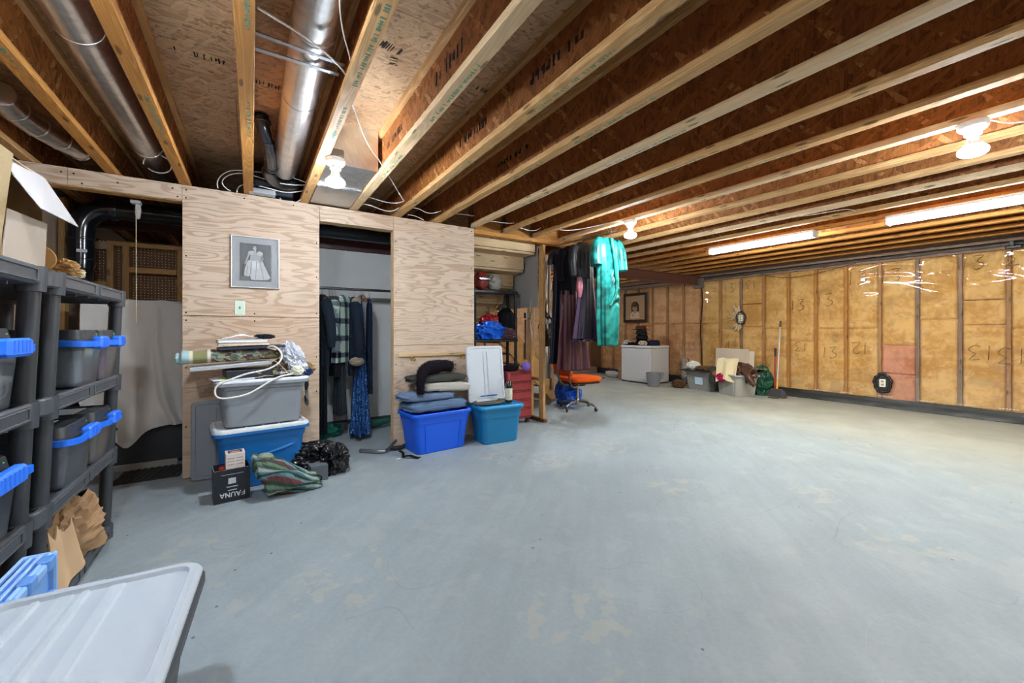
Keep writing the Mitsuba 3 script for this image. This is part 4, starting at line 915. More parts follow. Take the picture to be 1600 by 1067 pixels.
def hanger(x, y, z, rz, hw=.19, col='b9bcc0', mat='metal', drop=.07, key='hanger', hook=.055):
    tri = spline([(0, 0, 0), (hw * .5, 0, -drop * .5), (hw, 0, -drop), (hw * .8, 0, -drop - .012), (0, 0, -drop - .012), (-hw * .8, 0, -drop - .012), (-hw, 0, -drop), (-hw * .5, 0, -drop * .5), (0, 0, 0)], 48)
    hk = spline([(0, 0, 0), (0, 0, hook * .5), (.018, 0, hook * .8), (.0, 0, hook * 1.25), (-.018, 0, hook)], 20)
    return put(key, mv(join([tube(tri, .004, 6), tube(hk, .0025, 6)]), x, y, z, rz), mat, col, True)
ROD = 1.572
def hung(key, x, text, cat, build, rz=0, group=None):
    """a garment on its hanger on the closet rod, turned edge-on"""
    hanger(x, 4.6, ROD - .062, 90 + rz, key=key + '__hanger')
    build(lambda m: mv(m, x, 4.6, 0, 90 + rz))
    lab(key, text, cat, group)
def coat(key, col, z1, z0, hw, d, mat='cloth', slv=True, seed=0, sl=.52, vc=None):
    def b(at):
        m = garment([(z1, .05, .02, .0, 5, 0), (z1 - .03, hw * .7, d * .7, .02, 5, 0), (z1 - .10, hw, d, .03, 5, 0), ((z1 + z0) / 2, hw * .95, d * 1.05, .06, 5, 0), (z0, hw * 1.02, d * 1.15, .10, 5, 0)], *((160, 200) if vc else (72, 44)))
        m = at(m)
        if vc is None: put(key + '__body', m, mat, col, 50)
        else: put(key + '__body', m, mat, vcol=vc(np.array(m.vertices)), smooth=True)
        if slv:
            for s in (-1, 1):
                sm = at(sleeve([(s * hw * .9, 0, z1 - .09), (s * (hw + .045), -.02, z1 - .22), (s * (hw + .03), -.05, z1 - sl)], .055, .045))
                put(key + '__sleeve', sm, mat, col if vc is None else None, 50) if vc is None else put(key + '__sleeve', sm, mat, vcol=vc(np.array(sm.vertices)), smooth=True)
    return b
hung('dark_coat', .622, 'long black navy coat hanging at the left end of the closet rod', 'coat', coat('dark_coat', '1f2730', 1.50, .78, .20, .045))
hung('long_coat', .605, 'very long black garment behind the left edge of the closet doorway', 'coat', coat('long_coat', '15191e', 1.5, .10, .20, .04, slv=False))
for i, xx in enumerate((.675, .705, .735)):
    r = numbered('skirt_hanger')
    put(r + '__bar', tube([(xx, 4.42, ROD - .10), (xx, 4.78, ROD - .10)], .005, 8), 'metal', 'a9adb2', True)
    put(r + '__hook', tube(spline([(xx, 4.6, ROD - .10), (xx, 4.6, ROD - .02), (xx, 4.618, ROD + .005), (xx, 4.6, ROD + .018), (xx, 4.583, ROD)], 18), .0025, 6), 'metal', 'a9adb2', True)
    for yy in (4.45, 4.74):
        put(r + '__clip', bx(xx - .014, xx + .014, yy - .016, yy + .016, ROD - .235, ROD - .09, .006), 'gloss', '2b3038', 30)
        put(r + '__clip__spring', bx(xx - .015, xx + .015, yy - .017, yy + .017, ROD - .235, ROD - .205, .008), 'metal', 'c4c8cc', 30, text='shiny clip end')
    lab(r, ['black clip hanger nearest the dark coat on the closet rod', 'middle one of three black clip hangers on the closet rod', 'black clip hanger nearest the checked jacket'][i], 'hanger', 'black clip hangers')
put('black_skirt', mv(garment([(1.345, .11, .012, .0, 7, 0), (1.1, .13, .03, .05, 7, 0), (.66, .16, .05, .10, 7, 0)]), .735, 4.6, 0, 90), 'cloth', '14171b', 50); lab('black_skirt', 'black skirt clipped under the clip hangers in the closet', 'skirt')
def check(v):
    """pale mint, charcoal checks: woven squares"""
    a = ((v[:, 2] + 10) / .175) % 1 < .32; b = ((v[:, 1] - 4.30 + v[:, 0] * .3) / .115) % 1 < .42
    c = np.array([srgb('b4c6b6'), srgb('5f6b70'), srgb('1c2530')]); i = a.astype(int) + b.astype(int); return c[i]
hung('checked_jacket', .825, 'pale green and black checked jacket hanging in the closet', 'jacket', coat('checked_jacket', None, 1.505, .80, .20, .050, vc=check, sl=.58), -38)
hung('navy_coat', .925, 'navy coat with beige fur collar and cuffs hanging in the closet', 'coat', coat('navy_coat', '1c2430', 1.49, .66, .20, .05, sl=.62), -10)
put('navy_coat__fur_cuff', mv(blob(.062, 4, .25, 6, 3, (1.15, .8, .72)), .905, 4.36, .815), 'cloth', '8d8375', 40, text='beige fur cuff')
put('navy_coat__fur_collar', mv(blob(.050, 4, .25, 6, 5, (.9, .9, 1.0)), .915, 4.44, 1.425), 'cloth', '9a8f80', 40, text='beige fur collar')
put('charcoal_dress', mv(garment([(1.45, .10, .02, .0, 6, 0), (1.2, .16, .04, .05, 6, 0), (.25, .21, .065, .12, 6, 0)]), .80, 4.70, 0, 82), 'cloth', '2d3338', 50); lab('charcoal_dress', 'long charcoal dress hanging below the checked jacket', 'dress')
# sequin gown
m = mv(garment([(1.44, .10, .02, .0, 6, 0), (1.35, .13, .03, .02, 6, 0), (1.05, .14, .05, .05, 6, 0), (.5, .18, .075, .10, 6, 0), (.055, .26, .10, .14, 6, 0)], 120, 170), .985, 4.58, 0, 78)
rs = np.random.RandomState(4); v = np.array(m.vertices); base = np.array(srgb('14386e')); s = rs.rand(len(v)); pal = np.array([srgb('0c2350'), srgb('1c4f8f'), srgb('6fa6d8')])
put('sequin_gown__dress', m, 'silk', vcol=pal[np.where(s < .45, 0, np.where(s < .9, 1, 2))], smooth=True); hanger(.99, 4.6, ROD - .062, 80, .15, 'b08a5a', 'satin', key='sequin_gown__hanger')
for s in (-.05, .05): put('sequin_gown__strap', tube(spline([(.985, 4.6 + s, 1.43), (.985, 4.6 + s * 1.3, 1.48), (.99, 4.6 + s * .6, 1.51)], 10), .005, 6), 'silk', '14386e', True)
lab('sequin_gown', 'long sparkling blue sequin gown reaching the closet floor', 'dress')
hung('navy_wrap', 1.085, 'slim navy garment at the right end of the hanging clothes', 'dress', coat('navy_wrap', '1b2536', 1.47, .45, .12, .03, slv=False), -8)
put('wooden_hanger', mv(tube(spline([(0, -.19, -.085), (0, -.1, -.04), (0, 0, 0), (0, .1, -.04), (0, .19, -.085)], 24), .010, 8), 1.015, 4.6, ROD - .055), 'satin', '94643a', True); lab('wooden_hanger', 'brown wooden hanger beside the sequin gown', 'hanger')
put('wooden_hanger__hook', tube(spline([(1.015, 4.6, ROD - .05), (1.015, 4.6, ROD - .01), (1.015, 4.618, ROD + .006), (1.015, 4.6, ROD + .018)], 14), .0025, 6), 'metal', 'b9bcc0', True)
put('green_bag', mv(blob(.12, 4, .5, 2.2, 51, (1.3, .8, .50), True, -.058), .62, 4.74, .06), 'silk', '1f6a5c', 40); lab('green_bag', 'crumpled dark green bag on the closet floor at the left', 'bag')
put('green_umbrella', mv(lathe([(.008, 0), (.035, .03), (.045, .12), (.035, .3), (.012, .5), (.006, .62), (.006, .70), (0, .701)], 14), 1.03, 4.80, .046, 0, 0, 84), 'silk', '1d5a4c', 40); lab('green_umbrella', 'furled dark green umbrella lying on the closet floor', 'umbrella')

# ------------------------------------------------------------------ right of the closet door
kr = 'hook_rail'
put(kr + '__rail', bx(1.20, 2.0, YP - .020, YP - .001, .885, .905, .003), 'wood', uv=None, smooth=False) if False else lumber(kr + '__rail', 1.20, 1.99, YP - .020, YP - .001, .872, .905, 3)
for xx in (1.335, 1.875):
    put(kr + '__hook', join([mv(lathe([(.018, 0), (.018, .003), (0, .004)], 14), xx, YP - .020, .868, rx=90), tube(spline([(xx, YP - .022, .868), (xx, YP - .05, .862), (xx, YP - .055, .89)], 12), .0045, 8), tube(spline([(xx, YP - .022, .862), (xx - .018, YP - .040, .835), (xx - .024, YP - .05, .85)], 10), .004, 8), tube(spline([(xx, YP - .022, .862), (xx + .018, YP - .040, .835), (xx + .024, YP - .05, .85)], 10), .004, 8)]), 'metal', 'c8a652', True, text='brass coat hook')
lab(kr, 'wooden rail with two brass hooks on the plywood wall', 'coat rail')
# bright blue open tote with folded blankets
tote('blue_tote', .585, .36, .372, 1.50, 3.735, 0, 5.5, '0f58d8', taper=.86, ledge=.74, lip=.014)
lab('blue_tote', 'bright blue open tote under the folded blankets', 'storage tote')
def folded(w, d, h, seed, wob=.012, folds=2):
    """a folded blanket: rounded front fold, layers at the ends"""
    m = trimesh.creation.icosphere(subdivisions=5); v = np.array(m.vertices)
    p = np.sign(v) * np.abs(v) ** np.array([.34, .38, .60]) * [w / 2, d / 2, h / 2]
    q = meshkit.fbm(p * 14 + seed, 3, seed) - .5
    p[:, 2] += wob * q * 2; p[:, 0] += wob * q; p[:, 1] += wob * 1.2 * (meshkit.fbm(p * 9 + 5 + seed, 2) - .5)
    lay = np.sin(p[:, 2] / h * math.pi * 2 * folds) * .008 * (np.abs(v[:, 0]) > .6)
    p[:, 0] += np.sign(p[:, 0]) * lay; m.vertices = p; return m
def quilt(m, col, k=60, col2=None):
    v = np.array(m.vertices); f = np.abs(((v[:, 0] * k + np.abs(((v[:, 2] * k * .7) % 2) - 1) * .9) % 1) - .5) * 2
    c = np.array(srgb(col))[None] * (.78 + .34 * f[:, None]); return c
m = folded(.60, .34, .100, 2); put('quilted_blanket', mv(m, 1.485, 3.735, .423, 5.5), 'cloth', vcol=quilt(m, '5f7592'), smooth=True); lab('quilted_blanket', 'blue quilted blanket folded on the bright blue tote, lowest of the pile', 'blanket')
m = folded(.52, .32, .075, 6); put('quilted_blanket_001', mv(m, 1.405, 3.745, .511, 4), 'cloth', vcol=quilt(m, '6d7f9d'), smooth=True); lab('quilted_blanket_001', 'second blue quilted blanket bulging out at the left of the pile', 'blanket')
m = folded(.52, .28, .085, 9, .016); put('cream_blanket', mv(m, 1.575, 3.735, .592, 2, 0, 3), 'cloth', 'b0aca2', 50); lab('cream_blanket', 'cream folded blanket in the middle of the pile', 'blanket')
m = folded(.58, .28, .070, 14, .014); put('charcoal_blanket', mv(m, 1.52, 3.76, .672, 4, 0, 0), 'cloth', '40423e', 50); lab('charcoal_blanket', 'charcoal ridged blanket on top of the cream one', 'blanket')
# black fur: lump plus hairs
core = np.array([(1.285, 3.545, .56), (1.285, 3.545, .63), (1.30, 3.57, .71), (1.37, 3.66, .762), (1.48, 3.71, .782), (1.59, 3.73, .785), (1.67, 3.74, .772)])
p = spline(core, 60); rad = np.interp(np.linspace(0, 1, 60), [0, .3, .6, 1], [.028, .040, .066, .052])
m = tube(p, rad, 20); v = np.array(m.vertices); v += (.020 * (meshkit.fbm(v * 60, 3) - .5))[:, None]; m.vertices = v
put('black_fur__pelt', m, 'cloth', '17131a', True)
rs = np.random.RandomState(8); hv, hf = [], []
for i in range(5200):
    k = rs.randint(60); dr_ = rs.normal(size=3); dr_ /= np.linalg.norm(dr_); b = p[k] + dr_ * rad[k] * .9; L_ = .018 + .014 * rs.rand(); tip = b + dr_ * L_ + np.array([rs.normal() * .006, rs.normal() * .006, -.004]); s = np.cross(dr_, rs.normal(size=3)); s = s / np.linalg.norm(s) * .0013
    hv += [b - s, b + s, tip]; hf.append([3 * i, 3 * i + 1, 3 * i + 2])
put('black_fur__hair', trimesh.Trimesh(np.array(hv), hf, process=False), 'cloth', '1d181f', False); lab('black_fur__hair', kind='stuff')
lab('black_fur', 'black fur stole draped over the pile of blankets', 'fur')
# teal tote with lid, things on it
tote('teal_tote', .455, .33, .365, 2.13, 3.655, 0, -3, '0f6f9f', taper=.86, ledge=.70, lip=.012, lidcol='1482b8', lidh=.03, ribs=False)
lab('teal_tote', 'teal tote with a closed lid right of the bright blue tote', 'storage tote')
ZT = .385
standing_lid('plastic_cover_001', .43, .575, 2.055, 3.70, ZT + .012, 7, 'c5cad0', 'white plastic lid standing upright on the teal tote')
put('plastic_cover_001__blue_strip', mv(bx(-.09, .11, -.002, .002, -.006, .006, .001), 2.055, 3.672, ZT + .075), 'satin', '2b62b8', 30, text='blue strip')
put('wicker_tray', mv(lathe([(0, 0), (.165, 0), (.185, .012), (.190, .03), (.182, .034), (.175, .018), (.16, .010), (0, .009)], 40), 2.05, 3.625, ZT, s=(1, .42, 1)), 'satin', '56524c', 35)
for z in (.012, .022, .031): put('wicker_tray__band', mv(mv(trimesh.creation.torus(.189, .0028, 48, 6), s=(1, .42, 1)), 2.05, 3.625, ZT + z), 'matte', '7b756c', True)
lab('wicker_tray', 'oval grey brown wicker tray on the teal tote', 'tray')
put('wine_bottle__glass', mv(lathe([(0, 0), (.034, .001), (.037, .008), (.037, .165), (.033, .19), (.016, .222), (.0135, .235), (.0135, .268), (0, .268)], 28), 2.245, 3.575, ZT + .001), 'gloss', '161a14', 40)
put('wine_bottle__label', mv(lathe([(.0374, .03), (.0374, .150)], 28), 2.245, 3.575, ZT + .001), 'matte', 'cfcab8', True, text='cream paper label')
put('wine_bottle__label_print', join([mv(bx(-.010, .010, -.0384, -.0376, z, z + .004), 2.245, 3.575, ZT + .001, -30) for z in (.06, .085, .11, .125)]), 'matte', '8a8478', False); lab('wine_bottle__label_print', kind='stuff')
put('wine_bottle__capsule', mv(lathe([(.0140, .225), (.0146, .272), (.0130, .305), (0, .306)], 20), 2.245, 3.575, ZT + .001), 'satin', 'a03a44', 40, text='red foil capsule')
lab('wine_bottle', 'wine bottle with red capsule and cream label on the teal tote', 'bottle')
# crutch and strap on the floor
put('crutch__shaft', tube(spline([(.842, 3.93, .022), (.93, 3.85, .022), (1.0, 3.80, .022), (1.04, 3.79, .024)], 24), .016, 12), 'metal', 'b9bcc0', True)
put('crutch__handle', tube(spline([(1.02, 3.795, .024), (1.06, 3.80, .028), (1.11, 3.84, .05), (1.165, 3.865, .085)], 24), .014, 12), 'satin', '3a3d40', True)
put('crutch__cuff', tube(spline([(1.10, 3.835, .03), (1.15, 3.83, .02), (1.20, 3.83, .02), (1.235, 3.85, .03)], 20), .020, 10), 'satin', '232528', True)
lab('crutch', 'curved grey and black crutch on the floor beside the closet doorway', 'crutch')
put('black_strap', slab(50, 6, lambda u, v: spline([(1.13, 3.66, .04), (1.15, 3.62, .015), (1.14, 3.58, .008), (1.18, 3.53, .020), (1.22, 3.50, .010), (1.25, 3.47, .008)], 50)[:, None, :] + np.stack([.03 * (v - .5), .02 * (v - .5), .01 * np.sin(v * 3)], -1), .003), 'cloth', '15171a', 40); lab('black_strap', 'twisted black strap on the floor before the bright blue tote', 'strap')
put('white_tag', mv(bx(-.02, .02, -.006, .006, 0, .003, .001), 1.09, 3.56, .001, 20), 'matte', 'd0d0d0', 30); lab('white_tag', 'small white scrap on the floor beside the black strap', 'scrap')

# ------------------------------------------------------------------ stair, its framing, things under it
SX0, SX1 = 1.96, 2.96
sk = 'staircase'
for k in range(6):
    y, zt = 4.10 + .25 * k, 2.10 - .19 * k
    wood(sk + '__riser', bx(SX0, SX1, y, y + .018, zt, min(zt + .19 - .03, 2.232), .001), 3)
    if k < 5: wood(sk + '__tread', bx(SX0, SX1, y + .0185, y + .285, zt - .03, zt - .001, .004), 3)
def stringer(x0, x1):
    poly = Polygon([(4.19, 2.232), (4.42, 2.232), (5.62, 1.24), (5.62, 1.05), (5.157, 1.435)])
    m = extrude(poly, x1 - x0); v = np.array(m.vertices); m.vertices = np.stack([x0 + v[:, 2], v[:, 0], v[:, 1]], 1); return m
wood(sk + '__stringer', stringer(SX1 + .001, SX1 + .040), 0, 1); wood(sk + '__stringer', stringer(SX0 - .040, SX0 - .001), 0, 1)
wood(sk + '__landing', bx(SX0, 3.18, 5.63, 6.6, 1.11, 1.148, .003), 3)
for k in range(5):
    x, zt = 3.19 + .235 * k, 1.15 - .19 * (k + 1)
    wood(sk + '__lower_tread', bx(x, x + .26, 5.36, 6.3, zt - .03, zt, .004), 1)
poly = Polygon([(3.05, 1.49), (4.345, .205), (4.245, .0), (4.14, .0), (3.05, 1.075)])
m = extrude(poly, .036); v = np.array(m.vertices); m.vertices = np.stack([v[:, 0], 5.30 + v[:, 2], v[:, 1]], 1); wood(sk + '__lower_stringer', m, 0, 0)
for x, z0 in ((3.30, .98), (3.62, .68), (3.95, .35), (4.13, .17)): wood(sk + '__baluster', bx(x, x + .045, 5.262, 5.299, z0, z0 + (.62 if x < 3.9 else .35), .003), 2)
lab(sk, 'wooden staircase seen from below beside the plywood wall', 'staircase')
put('stair_panel', (lambda m: (setattr(m, 'vertices', np.stack([3.004 + np.array(m.vertices)[:, 2], np.array(m.vertices)[:, 0], np.array(m.vertices)[:, 1]], 1)), m)[1])(extrude(Polygon([(4.115, 2.185), (4.24, 2.185), (5.157, 1.425), (4.115, 1.425)]), .0125)), 'matte', '93908c', False); lab('stair_panel', 'triangular grey drywall panel hanging below the staircase edge', 'panel')
# framing: posts, plates, header with hangers
fr = 'stair_wall'
lumber(fr + '__post', 3.024, 3.062, 4.022, 4.111, .04, 2.19, 0); lumber(fr + '__post', 3.024, 3.062, 4.27, 4.359, .04, 1.42, 0)
lumber(fr + '__bottom_plate', 3.018, 3.066, 3.99, 4.62, 0, .0395, 4); lumber(fr + '__brace', 3.026, 3.060, 4.115, 4.265, .50, .54, 0)
lumber(fr + '__header_plate', 2.033, 3.62, 3.957, 4.046, 2.190, 2.2385, 1); lumber(fr + '__header', 2.033, 3.62, 3.963, 4.04, 2.239, 2.535, 1)
for k in (6, 7, 8): put(fr + '__joist_hanger', join([bx(JX0 + JSP * k - FW - .003, JX0 + JSP * k - FW - .001, 3.915, 3.962, 2.236, 2.50), bx(JX0 + JSP * k + FW + .001, JX0 + JSP * k + FW + .003, 3.915, 3.962, 2.236, 2.50), bx(JX0 + JSP * k - FW, JX0 + JSP * k + FW, 3.915, 3.955, 2.234, 2.2365)]), 'metal', '8a8f96', False)
lab(fr, 'two bare studs with header and joist hangers framing the stair opening', 'framing')
put('electrical_box__box', bx(2.955, 3.022, 4.285, 4.345, 1.29, 1.36, .004), 'metal', '9aa0a6', 30); put('electrical_box__knockout', mv(trimesh.creation.cylinder(.014, .003, sections=14), 2.985, 4.283, 1.325, rx=90), 'satin', '5d6268', False)
lab('electrical_box', 'grey metal electrical box on the stud under the stair panel', 'electrical box')
put('electrical_box__cable', tube(spline([(3.0, 4.26, 1.36), (3.01, 4.22, 1.5), (3.015, 4.2, 1.44), (3.0, 4.21, 1.2), (3.015, 4.24, 1.05), (3.0, 4.2, .98), (2.99, 4.22, 1.1), (3.01, 4.25, 1.25)], 50), .006, 6), 'satin', 'b8b6ae', True)
# black rack under the stair
rk = 'black_rack'
for z in (1.635, 1.02, .45): put(rk + '__deck', bx(2.28, 2.925, 4.43, 4.67, z - .035, z, .006), 'satin', '202226', 30)
for x in (2.30, 2.90):
    for y in (4.45, 4.65): put(rk + '__post', tube([(x, y, 0), (x, y, .8), (x, y, 1.60)], .02, 12), 'satin', '1a1b1e', 30)
lab(rk, 'black plastic rack under the staircase right of the plywood wall', 'rack')
put('red_helmet__shell', mv(blob(.105, 4, .08, 2, 3, (.85, .85, 1.10)), 2.405, 4.48, 1.751), 'gloss', '8e2c28', 50)
put('red_helmet__visor', mv(bx(-.075, .085, -.012, .012, -.02, .02, .008), 2.40, 4.392, 1.765), 'gloss', '17181b', 30, text='black visor band')
lab('red_helmet', 'dark red helmet with a black band at the left of the rack top', 'helmet')
put('woven_white_bag', mv(blob(.108, 4, .22, 3, 7, (.85, .8, 1.0), False, -.105), 2.605, 4.50, 1.741), 'cloth', 'a8a498', 40); lab('woven_white_bag', 'pale knotted cloth bag on the rack top beside the red helmet', 'bag')
put('blue_plastic_bag', mv(blob(.15, 4, .45, 1.8, 9, (1.35, .60, .68), True, -.09), 2.53, 4.50, 1.112), 'gloss', '1164d8', 35); lab('blue_plastic_bag', 'bright blue plastic bag on the middle deck of the rack', 'plastic bag')
put('red_plastic_bag', mv(blob(.10, 4, .5, 1.8, 12, (1.1, .45, .9), True, -.09), 2.60, 4.60, 1.23), 'gloss', 'b8262c', 35); lab('red_plastic_bag', 'red plastic bag behind the bright blue one on the rack', 'plastic bag')
put('tinsel', mv(blob(.085, 4, .6, 5, 14, (1.05, .7, .7), True, -.06), 2.79, 4.47, 1.082), 'gloss', '6a4a50', 20); lab('tinsel', 'tangle of red and silver tinsel at the right of the middle rack deck', 'tinsel')
put('dark_jacket', mv(garment([(1.43, .05, .03, 0, 5, 0), (1.36, .15, .06, .04, 5, 0), (.98, .17, .07, .10, 5, 0)]), 2.86, 4.62, 0, 20), 'cloth', '171a20', 50); lab('dark_jacket', 'dark jacket hanging under the grey triangular stair panel', 'jacket')
put('dark_jacket__hook', tube([(2.86, 4.62, 1.42), (2.86, 4.62, 1.46)], .004, 6), 'metal', '8a8f96', True)
# red tool chest
tc = 'tool_chest'
put(tc + '__body', bx(2.54, 2.905, 4.10, 4.12 + .30, .06, .640, .006), 'satin', '7a2426', 30)
for i in range(5): 
    z0 = .09 + .107 * i
    put(tc + '__drawer', bx(2.552, 2.893, 4.088, 4.0995, z0, z0 + .098, .003), 'satin', '96302f', 30)
    put(tc + f'__drawer' + (f'_{i:03d}' if i else '') + '__pull', bx(2.56, 2.885, 4.082, 4.0885, z0 + .082, z0 + .094, .002), 'satin', '6a1f20', 30)
for x in (2.58, 2.865):
    for y in (4.14, 4.38): put(tc + '__caster', join([mv(lathe([(0, -.012), (.024, -.012), (.026, 0), (.024, .012), (0, .012)], 16), x, y, .0265, 0, 90), bx(x - .016, x + .016, y - .016, y + .016, .048, .061)]), 'satin', '1c1c1e', 30)
lab(tc, 'dark red tool chest with drawers beside the studs', 'tool chest')
put('purple_ball', mv(blob(.055, 4, .10, 6, 3), 2.80, 4.07, .698), 'cloth', '7f62b8', 40); lab('purple_ball', 'fuzzy purple ball on the front edge of the dark red tool chest', 'ball')
put('black_scarf', mv(blob(.07, 4, .5, 2.5, 33, (1.2, .7, .5), True, -.03), 2.66, 4.2, .672), 'cloth', '1b1b1f', 40); lab('black_scarf', 'small black cloth heap on the dark red tool chest', 'cloth')
# black shoulder bag on the outer stud, white plastic behind
put('shoulder_bag__body', mv(blob(.15, 4, .25, 2.2, 61, (.75, .5, 1.35)), 3.235, 4.23, 1.12), 'satin', '1d1715', 40)
put('shoulder_bag__pocket', mv(blob(.10, 4, .2, 2.2, 62, (.8, .45, .8)), 3.255, 4.165, 1.0), 'satin', '2c211b', 40)
for o in (0, .05): put('shoulder_bag__strap', tube(spline([(3.16 + o, 4.2, 1.28), (3.12 + o * .6, 4.15, 1.48), (3.075, 4.12, 1.60 + o), (3.085, 4.16, 1.56), (3.2 + o, 4.24, 1.36), (3.26 + o, 4.2, 1.26)], 40), .011, 8), 'satin', '151212', True)
lab('shoulder_bag', 'black shoulder bag hanging from the bare stud beside the dresses', 'bag')
put('white_plastic', slab(16, 90, lambda u, v: np.stack([3.42 + .19 * u, 4.60 + .012 * np.sin(u * 9 + v * 26 + 4 * meshkit.noise(np.stack([u * 3, v * 12, 0 * u], -1))) + .02 * meshkit.fbm(np.stack([u * 4, v * 22, 0 * u], -1), 3), 2.20 - 1.75 * v], -1), .004), 'satin', 'c9c4c0', 30); lab('white_plastic', 'creased white plastic hanging upright between the studs and the dresses', 'plastic sheet')
lumber('wood_strip', 3.525, 3.555, 4.55, 4.575, .45, 2.2, 2); lab('wood_strip', 'narrow reddish wood strip in front of the creased white plastic', 'strip')
put('white_bucket__pail', mv(lathe([(0, 0), (.10, 0), (.125, .26), (.13, .262), (.13, .275), (.118, .275), (.095, .01), (0, .008)], 28), 3.80, 5.52, .581), 'satin', 'b8bcc2', 35); put('white_bucket__handle', tube(spline([(3.67, 5.52, .84), (3.70, 5.40, .72), (3.80, 5.385, .66), (3.90, 5.40, .72), (3.93, 5.52, .84)], 24), .003, 6), 'metal', '8a8f96', True)
lab('white_bucket', 'pale plastic bucket on a stair step behind the bare studs', 'bucket')

# ------------------------------------------------------------------ dresses on the rod
put('dress_rod', tube([(3.31, 3.10, 2.205), (3.25, 3.95, 2.205)], .010, 10), 'metal', '9a8a80', True)
for y in (3.15, 3.9): put('dress_rod__strap', tube(spline([(3.30 - (y - 3.1) * .07, y, 2.19), (3.29, y, 2.225), (3.27, y, 2.243)], 10), .004, 6), 'metal', '8a8f96', True)
lab('dress_rod', 'thin metal rod under the joist from which the dresses hang', 'rod')
RZ = 2.205
def gown(key, x, y, text, cat, parts, hw=.17, hkcol='8a8f96', rz=0):
    hanger(x, y, RZ - .062, rz, hw, hkcol, key=key + '__hanger', drop=.06)
    for nm, m, mat, col, vc in parts:
        m = mv(m, x, y, 0, rz); put(key + '__' + nm, m, mat, col, 50) if vc is None else put(key + '__' + nm, m, mat, vcol=vc, smooth=True)
    lab(key, text, cat, None)
def satinv(m, a, b, k=16, seed=0):
    v = np.array(m.vertices); q = meshkit.fbm(v * k + seed, 3, seed); t = np.clip((q - .35) * 4, 0, 1)[:, None]
    return np.array(srgb(a)) * (1 - t) + np.array(srgb(b)) * t
# turquoise gown
def teal_body():
    m = garment([(2.155, .055, .03, 0, 6, 0), (2.13, .13, .045, .0, 6, 0), (2.07, .165, .06, .02, 6, 0), (1.80, .150, .075, .05, 9, 0), (1.55, .145, .08, .09, 9, 0), (1.25, .145, .085, .12, 9, 0), (.965, .125, .08, .14, 9, 0)], 160, 120)
    v = np.array(m.vertices)
    # swags gathered to the side seam
    f = np.sin((v[:, 2] * 1.0 + 2.2 * (v[:, 0] - .06) ** 2 * 10) * 60) * np.clip((1.85 - v[:, 2]) / .2, 0, 1) * np.clip((v[:, 2] - 1.35) / .1, 0, 1) * (v[:, 1] < 0) * np.exp(-((v[:, 0] - .03) / .11) ** 2)
    v[:, 1] -= .020 * f; v[:, 1] -= .014 * np.exp(-((v[:, 0] - .045 - .03 * np.sin((v[:, 2] - 1) * 2)) / .016) ** 2) * (v[:, 1] < 0) * (v[:, 2] < 2.1)
    v[:, 2] += np.where(v[:, 2] < 1.0, .05 * np.clip((v[:, 0] - .06) / .06, 0, 1), 0); m.vertices = v; return m
tb = teal_body(); parts = [('dress', tb, 'silk', None, satinv(tb, '064e49', '188478', 13, 2))]
for s in (-1, 1):
    sm = sleeve([(s * .125, 0, 2.115), (s * .175, -.01, 2.06), (s * .20, -.02, 1.93), (s * .20, -.03, 1.80 if s > 0 else 1.83)], .052, .062); parts.append(('sleeve', sm, 'silk', None, satinv(sm, '064e49', '188478', 13, 5)))
sh = tube(spline([(-.02, -.075, 2.135), (.015, -.088, 1.95), (.04, -.095, 1.75), (.03, -.098, 1.55), (-.01, -.095, 1.46), (-.05, -.092, 1.40)], 60), np.interp(np.linspace(0, 1, 60), [0, .5, 1], [.020, .022, .010]), 10); parts.append(('sash', sh, 'silk', None, satinv(sh, '06564d', '1a8a78', 15, 9)))
gown('turquoise_gown', 3.325, 3.235, 'long turquoise satin gown with short sleeves, nearest of the hanging dresses', 'dress', parts)
for i in range(6): put('turquoise_gown__button', mv(trimesh.creation.icosphere(subdivisions=1, radius=.007), 3.385 + .004 * i, 3.140, 1.72 - .03 * i), 'satin', '0f8a82', True)
# black and purple party dress with a dark jacket
m1 = garment([(2.13, .06, .03, 0, 6, 0), (2.09, .12, .05, .0, 6, 0), (2.02, .15, .06, .03, 6, 0), (1.72, .135, .065, .05, 6, 0)])
m2 = garment([(1.90, .10, .05, .0, 6, .06), (1.62, .11, .06, .04, 6, .06), (1.3, .15, .075, .08, 6, .06), (1.03, .185, .085, .12, 6, .06)], 96, 60); v = np.array(m2.vertices); vc2 = np.where((np.sin(np.arctan2(v[:, 1], v[:, 0] - .06) * 6 + 1.2) > .25)[:, None], srgb('3e2840'), srgb('15111c')); vc2[v[:, 2] > 1.80] = srgb('67396a')
parts = [('jacket', m1, 'silk', '0d1218', None), ('skirt', m2, 'silk', None, vc2), ('hem', garment([(1.035, .185, .085, .12, 6, .06), (1.01, .20, .095, .14, 6, .06)], 96, 4), 'silk', '1d1626', None)]
for s in (-1, 1): parts.append(('sleeve', sleeve([(s * .12, 0, 2.07), (s * .155, -.01, 1.95), (s * .155, -.02, 1.74)], .048, .04), 'silk', '0d1218', None))
parts.append(('bow', mv(garment([(1.72, .03, .02, 0, 5, 0), (1.6, .045, .03, .05, 5, 0), (1.50, .02, .015, 0, 5, 0)], 30, 16), -.10, -.06), 'silk', '8c4f58', None))
gown('purple_dress', 3.17, 3.47, 'knee-length dark purple dress under a black jacket, right behind the turquoise gown', 'dress', parts, .13)
